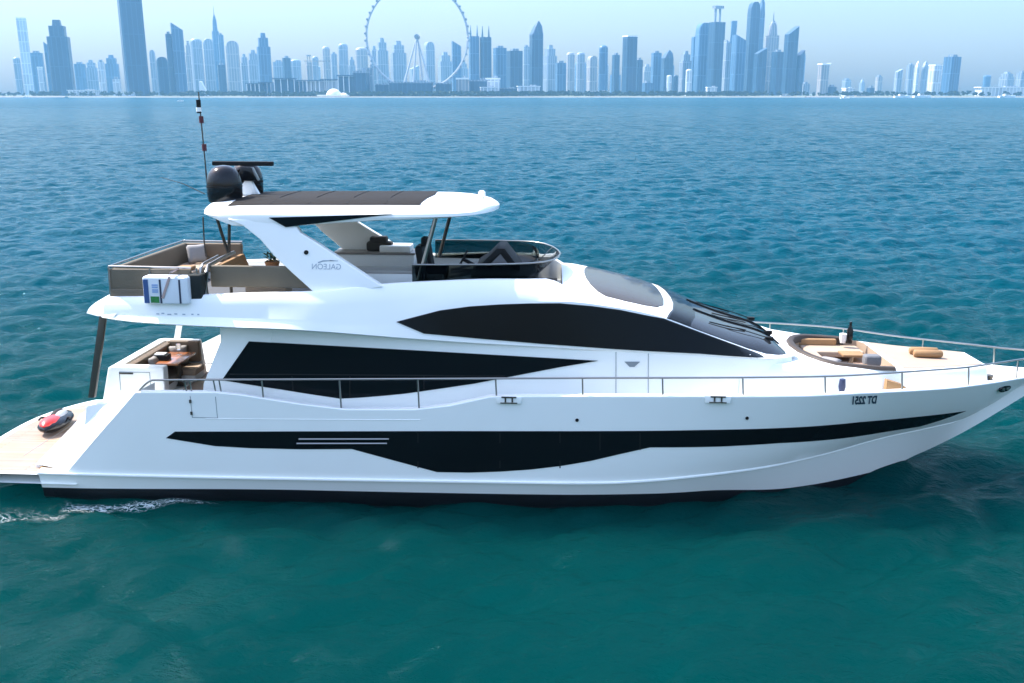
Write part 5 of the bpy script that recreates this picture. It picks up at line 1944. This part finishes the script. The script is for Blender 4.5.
# low buildings of the waterfront in front of the towers
LOW = [
 (70, 100, 90, 'w', 'flat', 'long low white building on the shore left of the giant tower'),
 (118, 134, 92, 'w', 'flat', 'low white pavilion at the foot of the giant tower'),
 (249, 263, 83, 'd', 'canopy', 'leftmost of the low canopied blocks on the waterfront'),
 (262, 275, 82, 'g', 'canopy', 'second low canopied block from the left on the waterfront'),
 (275, 297, 78, 'd', 'canopy', 'wide dark canopied block left of the sunlit one on the waterfront'),
 (297, 309, 80, 'g', 'canopy', 'narrow canopied block left of the sunlit one on the waterfront'),
 (309, 323, 80, 's', 'canopy', 'sunlit sandy block behind the white dome on the waterfront'),
 (323, 341, 79, 'w', 'canopy', 'pale canopied block above the white dome on the waterfront'),
 (339, 357, 75, 'd', 'canopy', 'tall dark canopied block right of the white dome'),
 (355, 369, 71, 'd', 'flat', 'dark square block under the left rim of the wheel'),
 (368, 374, 68, 'c', 'flat', 'narrow grey stair tower under the left rim of the wheel'),
 (376, 390, 84, 'd', 'flat', 'low dark block left of the feet of the wheel'),
 (389, 434, 82, 'd', 'flat', 'wide dark low building at the feet of the wheel'),
 (436, 452, 83, 'd', 'flat', 'low dark block right of the feet of the wheel'),
 (456, 469, 78, 's', 'slab', 'pale block with white roof under the right rim of the wheel'),
 (469, 488, 80, 'd', 'flat', 'dark low block right of the wheel'),
 (486, 500, 78, 'w', 'slab', 'white-roofed block behind the low row right of the wheel'),
 (480, 497, 87, 'w', 'flat', 'low white block on the beach right of the wheel'),
 (497, 518, 88, 'd', 'flat', 'low dark block in the beach row right of the wheel'),
 (517, 540, 86, 'w', 'slab', 'low sunlit white block ending the beach row'),
 (588, 610, 91, 'w', 'flat', 'long low white hall on the middle of the shore'),
 (706, 716, 87, 'w', 'flat', 'small white block under the tall cluster'),
 (728, 745, 92, 'w', 'flat', 'low white hall under the tall cluster'),
 (780, 792, 94, 'w', 'flat', 'flat white shed at the right foot of the tall cluster'),
 (843, 852, 88, 'w', 'flat', 'little white house on the right shore'),
 (855, 866, 92, 's', 'flat', 'little sandy house on the right shore'),
 (975, 1024, 87, 'w', 'slab', 'long pale terraced building at the right edge of the shore'),
]
for x0, x1, yt, fac, kind, lab in LOW:
    dist = 2060 + (x0 * 7 % 60)
    gz = 2.0
    c = far((x0 + x1) / 2, dist, gz)
    wd = (x1 - x0) / F_PX * dist * math.cos(PIT)
    hh = zfar(yt, dist) - gz
    o = empty('waterfront_building', c, YAW + R((x0 * 3 % 14) - 7))
    tag(o, lab, 'building', 'low buildings of the waterfront')
    MB().box((0, 0, hh * .46), (wd * .94, 26, hh * .92)).build('walls', FAC[fac], o)
    if kind == 'canopy':
        MB().box((0, -3, hh * .97), (wd * 1.02, 36, hh * .05)).build('roof_canopy', FAC['d'], o)
        for sx in (-.44, -.15, .15, .44):
            MB().box((sx * wd, -17, hh * .47), (1.6, 1.6, hh * .95)).build('column', ROOFW, o)
    else:
        MB().box((0, 0, hh * .96), (wd, 28, hh * .09)).build('roof', ROOFW if fac in 'ws' or kind == 'slab' else FAC['c'], o)
        MB().box((wd * .2, 0, hh * 1.06), (wd * .25, 10, hh * .12)).build('plant_room', FAC['c'], o)
# ferris wheel
WD = 2110.0
hub = far(418.5, WD, zfar(37, WD))
base_c = far(418.5, WD, 2.2)
o = empty('ferris_wheel', base_c, YAW)
tag(o, 'giant white observation wheel behind the yacht, its top outside the picture', 'ferris wheel')
RWH = 50.0 / F_PX * WD * math.cos(PIT)
hz = hub.z - 2.2
q = MB()
q.tube([(RWH * math.cos(a), 0, hz + RWH * math.sin(a)) for a in np.linspace(0, 2 * math.pi, 97)], 2.6, 6)
q.build('rim', STEELW, o)
q = MB()
for k in range(48):
    a = 2 * math.pi * k / 48
    q.tube([(0, 0, hz), (RWH * math.cos(a), 0, hz + RWH * math.sin(a))], .035, 4)
sk_ = q.build('spoke_cables', STEELW, o)
sk_['kind'] = 'stuff'
for k in range(48):
    a = 2 * math.pi * (k + .5) / 48
    MB().lathe([(0, -2.6), (1.9, -2.0), (2.3, 0), (1.9, 2.0), (0, 2.6)], ((RWH + 2.6) * math.cos(a), -2, hz + (RWH + 2.6) * math.sin(a)), 8).build('capsule', FAC['c'], o)
MB().lathe([(0, -14), (5, -13), (5.5, 0), (5, 13), (0, 14)], n=14, M=Matrix.Translation((0, 0, hz)) @ Matrix.Rotation(R(90), 4, 'X')).build('hub', mat('grey_steel', (.2, .22, .24), .5), o)
pxm = WD * math.cos(PIT) / F_PX
for dx, dy in ((-16.5, -22), (-4.5, -30), (4.5, 30), (15.5, -22)):
    MB().tube([(dx * pxm, dy, 0), (0, dy * .35, hz)], 2.6, 8, taper=1.7).build('leg', STEELW, o)
# white dome pavilion and sail on the shore
c = far(334, 2010, 1.9)
o = empty('dome_pavilion', c, YAW)
tag(o, 'white domed pavilion standing on the shore below the canopied blocks', 'pavilion')
MB().lathe([(16 * math.cos(a), 15 * math.sin(a)) for a in np.linspace(0, 1.5, 7)], n=20).build('dome', ROOFW, o)
MB().lathe([(9 * math.cos(a), 7 * math.sin(a)) for a in np.linspace(0, 1.5, 5)], (20, 0, 0), 16).build('small_dome', ROOFW, o)
MB().box((0, -8, 1.5), (64, 14, 3)).build('terrace', ROOFW, o)
c = far(204, 2120, 2)
o = MB().prism([(-9, 0), (11, 0), (-3, 30), (-7, 31)], lambda p: (p[0], -3, p[1]), lambda p: (p[0] * .9, 6, p[1])).build('sail_roof', ROOFW, None)
o.location = c
tag(o, 'white sail-shaped roof on the shore left of the mast', 'pavilion')
# construction crane above the waterfront
c = far(326, 2200, 2)
o = empty('tower_crane', c, YAW)
tag(o, 'thin tower crane above the low waterfront blocks left of the wheel', 'crane')
hc = zfar(62, 2200)
MB().box((0, 0, hc / 2), (1.8, 1.8, hc)).build('mast', FAC['s'], o)
MB().box((-14, 0, hc), (62, 1.4, 1.8)).build('jib', FAC['s'], o)
# breakwater at left and at right
ROCK = mat('breakwater_rock', (.20, .19, .18), .9, var=.5, scale=.3)
for (xa, xb, lab) in ((-40, 66, 'low rock breakwater in front of the left shore'), (806, 838, 'short rock breakwater under the tower with a winged roof')):
    q = MB()
    rows = []
    rg = random.Random(xa)
    for x in np.linspace(xa, xb, 40):
        p = far(x, 1935, 0)
        h = rg.uniform(1.6, 2.8)
        rows.append([(p.x, p.y - 7, -.8), (p.x, p.y - 3, h * .7), (p.x, p.y, h), (p.x, p.y + 6, h * .8), (p.x, p.y + 14, -.8)])
    q.loft(rows, cap0=True, cap1=True)
    o = q.build('breakwater', ROCK, None, smooth=10)
    tag(o, lab, 'breakwater')
# palms and shrubs along the beach: too many and too small to tell apart
q = MB()
rg = random.Random(8)
for k in range(1500):
    px = rg.choice([rg.uniform(180, 560), rg.uniform(-40, 1060), rg.uniform(430, 760)])
    dist = rg.uniform(2012, 2050)
    p = far(px, dist, 1.8)
    s_ = rg.uniform(5, 10)
    for j in range(5):
        a = rg.uniform(0, 6.28)
        c = p + Vector((rg.uniform(-3, 3), rg.uniform(-2, 2), s_ * rg.uniform(.3, 1)))
        d = Vector((math.cos(a), rg.uniform(-.6, .6), rg.uniform(-.5, .5))).normalized() * s_ * .45
        e = Vector((-d.z, 0, d.x)) * .55
        q.add([c - d, c + e, c + d, c - e], [(0, 1, 2, 3)])
o = q.build('beach_greenery', mat('palm_green', (.04, .065, .035), .8, var=.4, scale=.2), None, weld=False)
tag(o, 'belt of palms and shrubs behind the beach', None, None, 'stuff')
# boats far out
def motorboat(px, dist, L_, label, m2=None):
    c = far(px, dist, 0.05)
    o = empty('motorboat', c, YAW + R(4))
    tag(o, label, 'boat', 'small boats near the shore')
    q = MB()
    rows = []
    for t in np.linspace(0, 1, 9):
        x = (t - .5) * L_
        b_ = L_ * .14 * (1 - max(0, (t - .45) / .55) ** 2.2)
        zs_ = L_ * (.10 + .05 * t * t)
        rows.append([(x, -b_ * .8, -.1), (x, -b_, zs_), (x, 0, zs_ + .05), (x, b_, zs_), (x, b_ * .8, -.1)])
    q.loft(rows, cap0=True, cap1=True)
    q.build('hull', m2 or GEL, o)
    q = MB()
    q.prism([(-.22, .11), (.16, .11), (.06, .2), (-.2, .21)], lambda p: (p[0] * L_, -L_ * .09, p[1] * L_), lambda p: (p[0] * L_, L_ * .09, p[1] * L_))
    q.build('cabin', GEL, o)
    q = MB()
    q.prism([(-.15, .135), (.12, .135), (.07, .175), (-.15, .18)], lambda p: (p[0] * L_, -L_ * .095, p[1] * L_), lambda p: (p[0] * L_, -L_ * .0905, p[1] * L_))
    q.build('window', GLASS, o)
motorboat(180.5, 1000, 6.5, 'tiny white motorboat alone on the water left of the mast')
motorboat(845, 1500, 14, 'small white boat off the right shore, under the little white house')
motorboat(902, 1800, 30, 'white harbour boat under the thin row of towers at right')
motorboat(922, 1850, 34, 'longer white harbour boat, left of the white slab tower')
motorboat(1007, 1800, 32, 'white boat moored near the right edge of the shore')
motorboat(26, 1800, 12, 'small pale boat by the breakwater at the left edge')
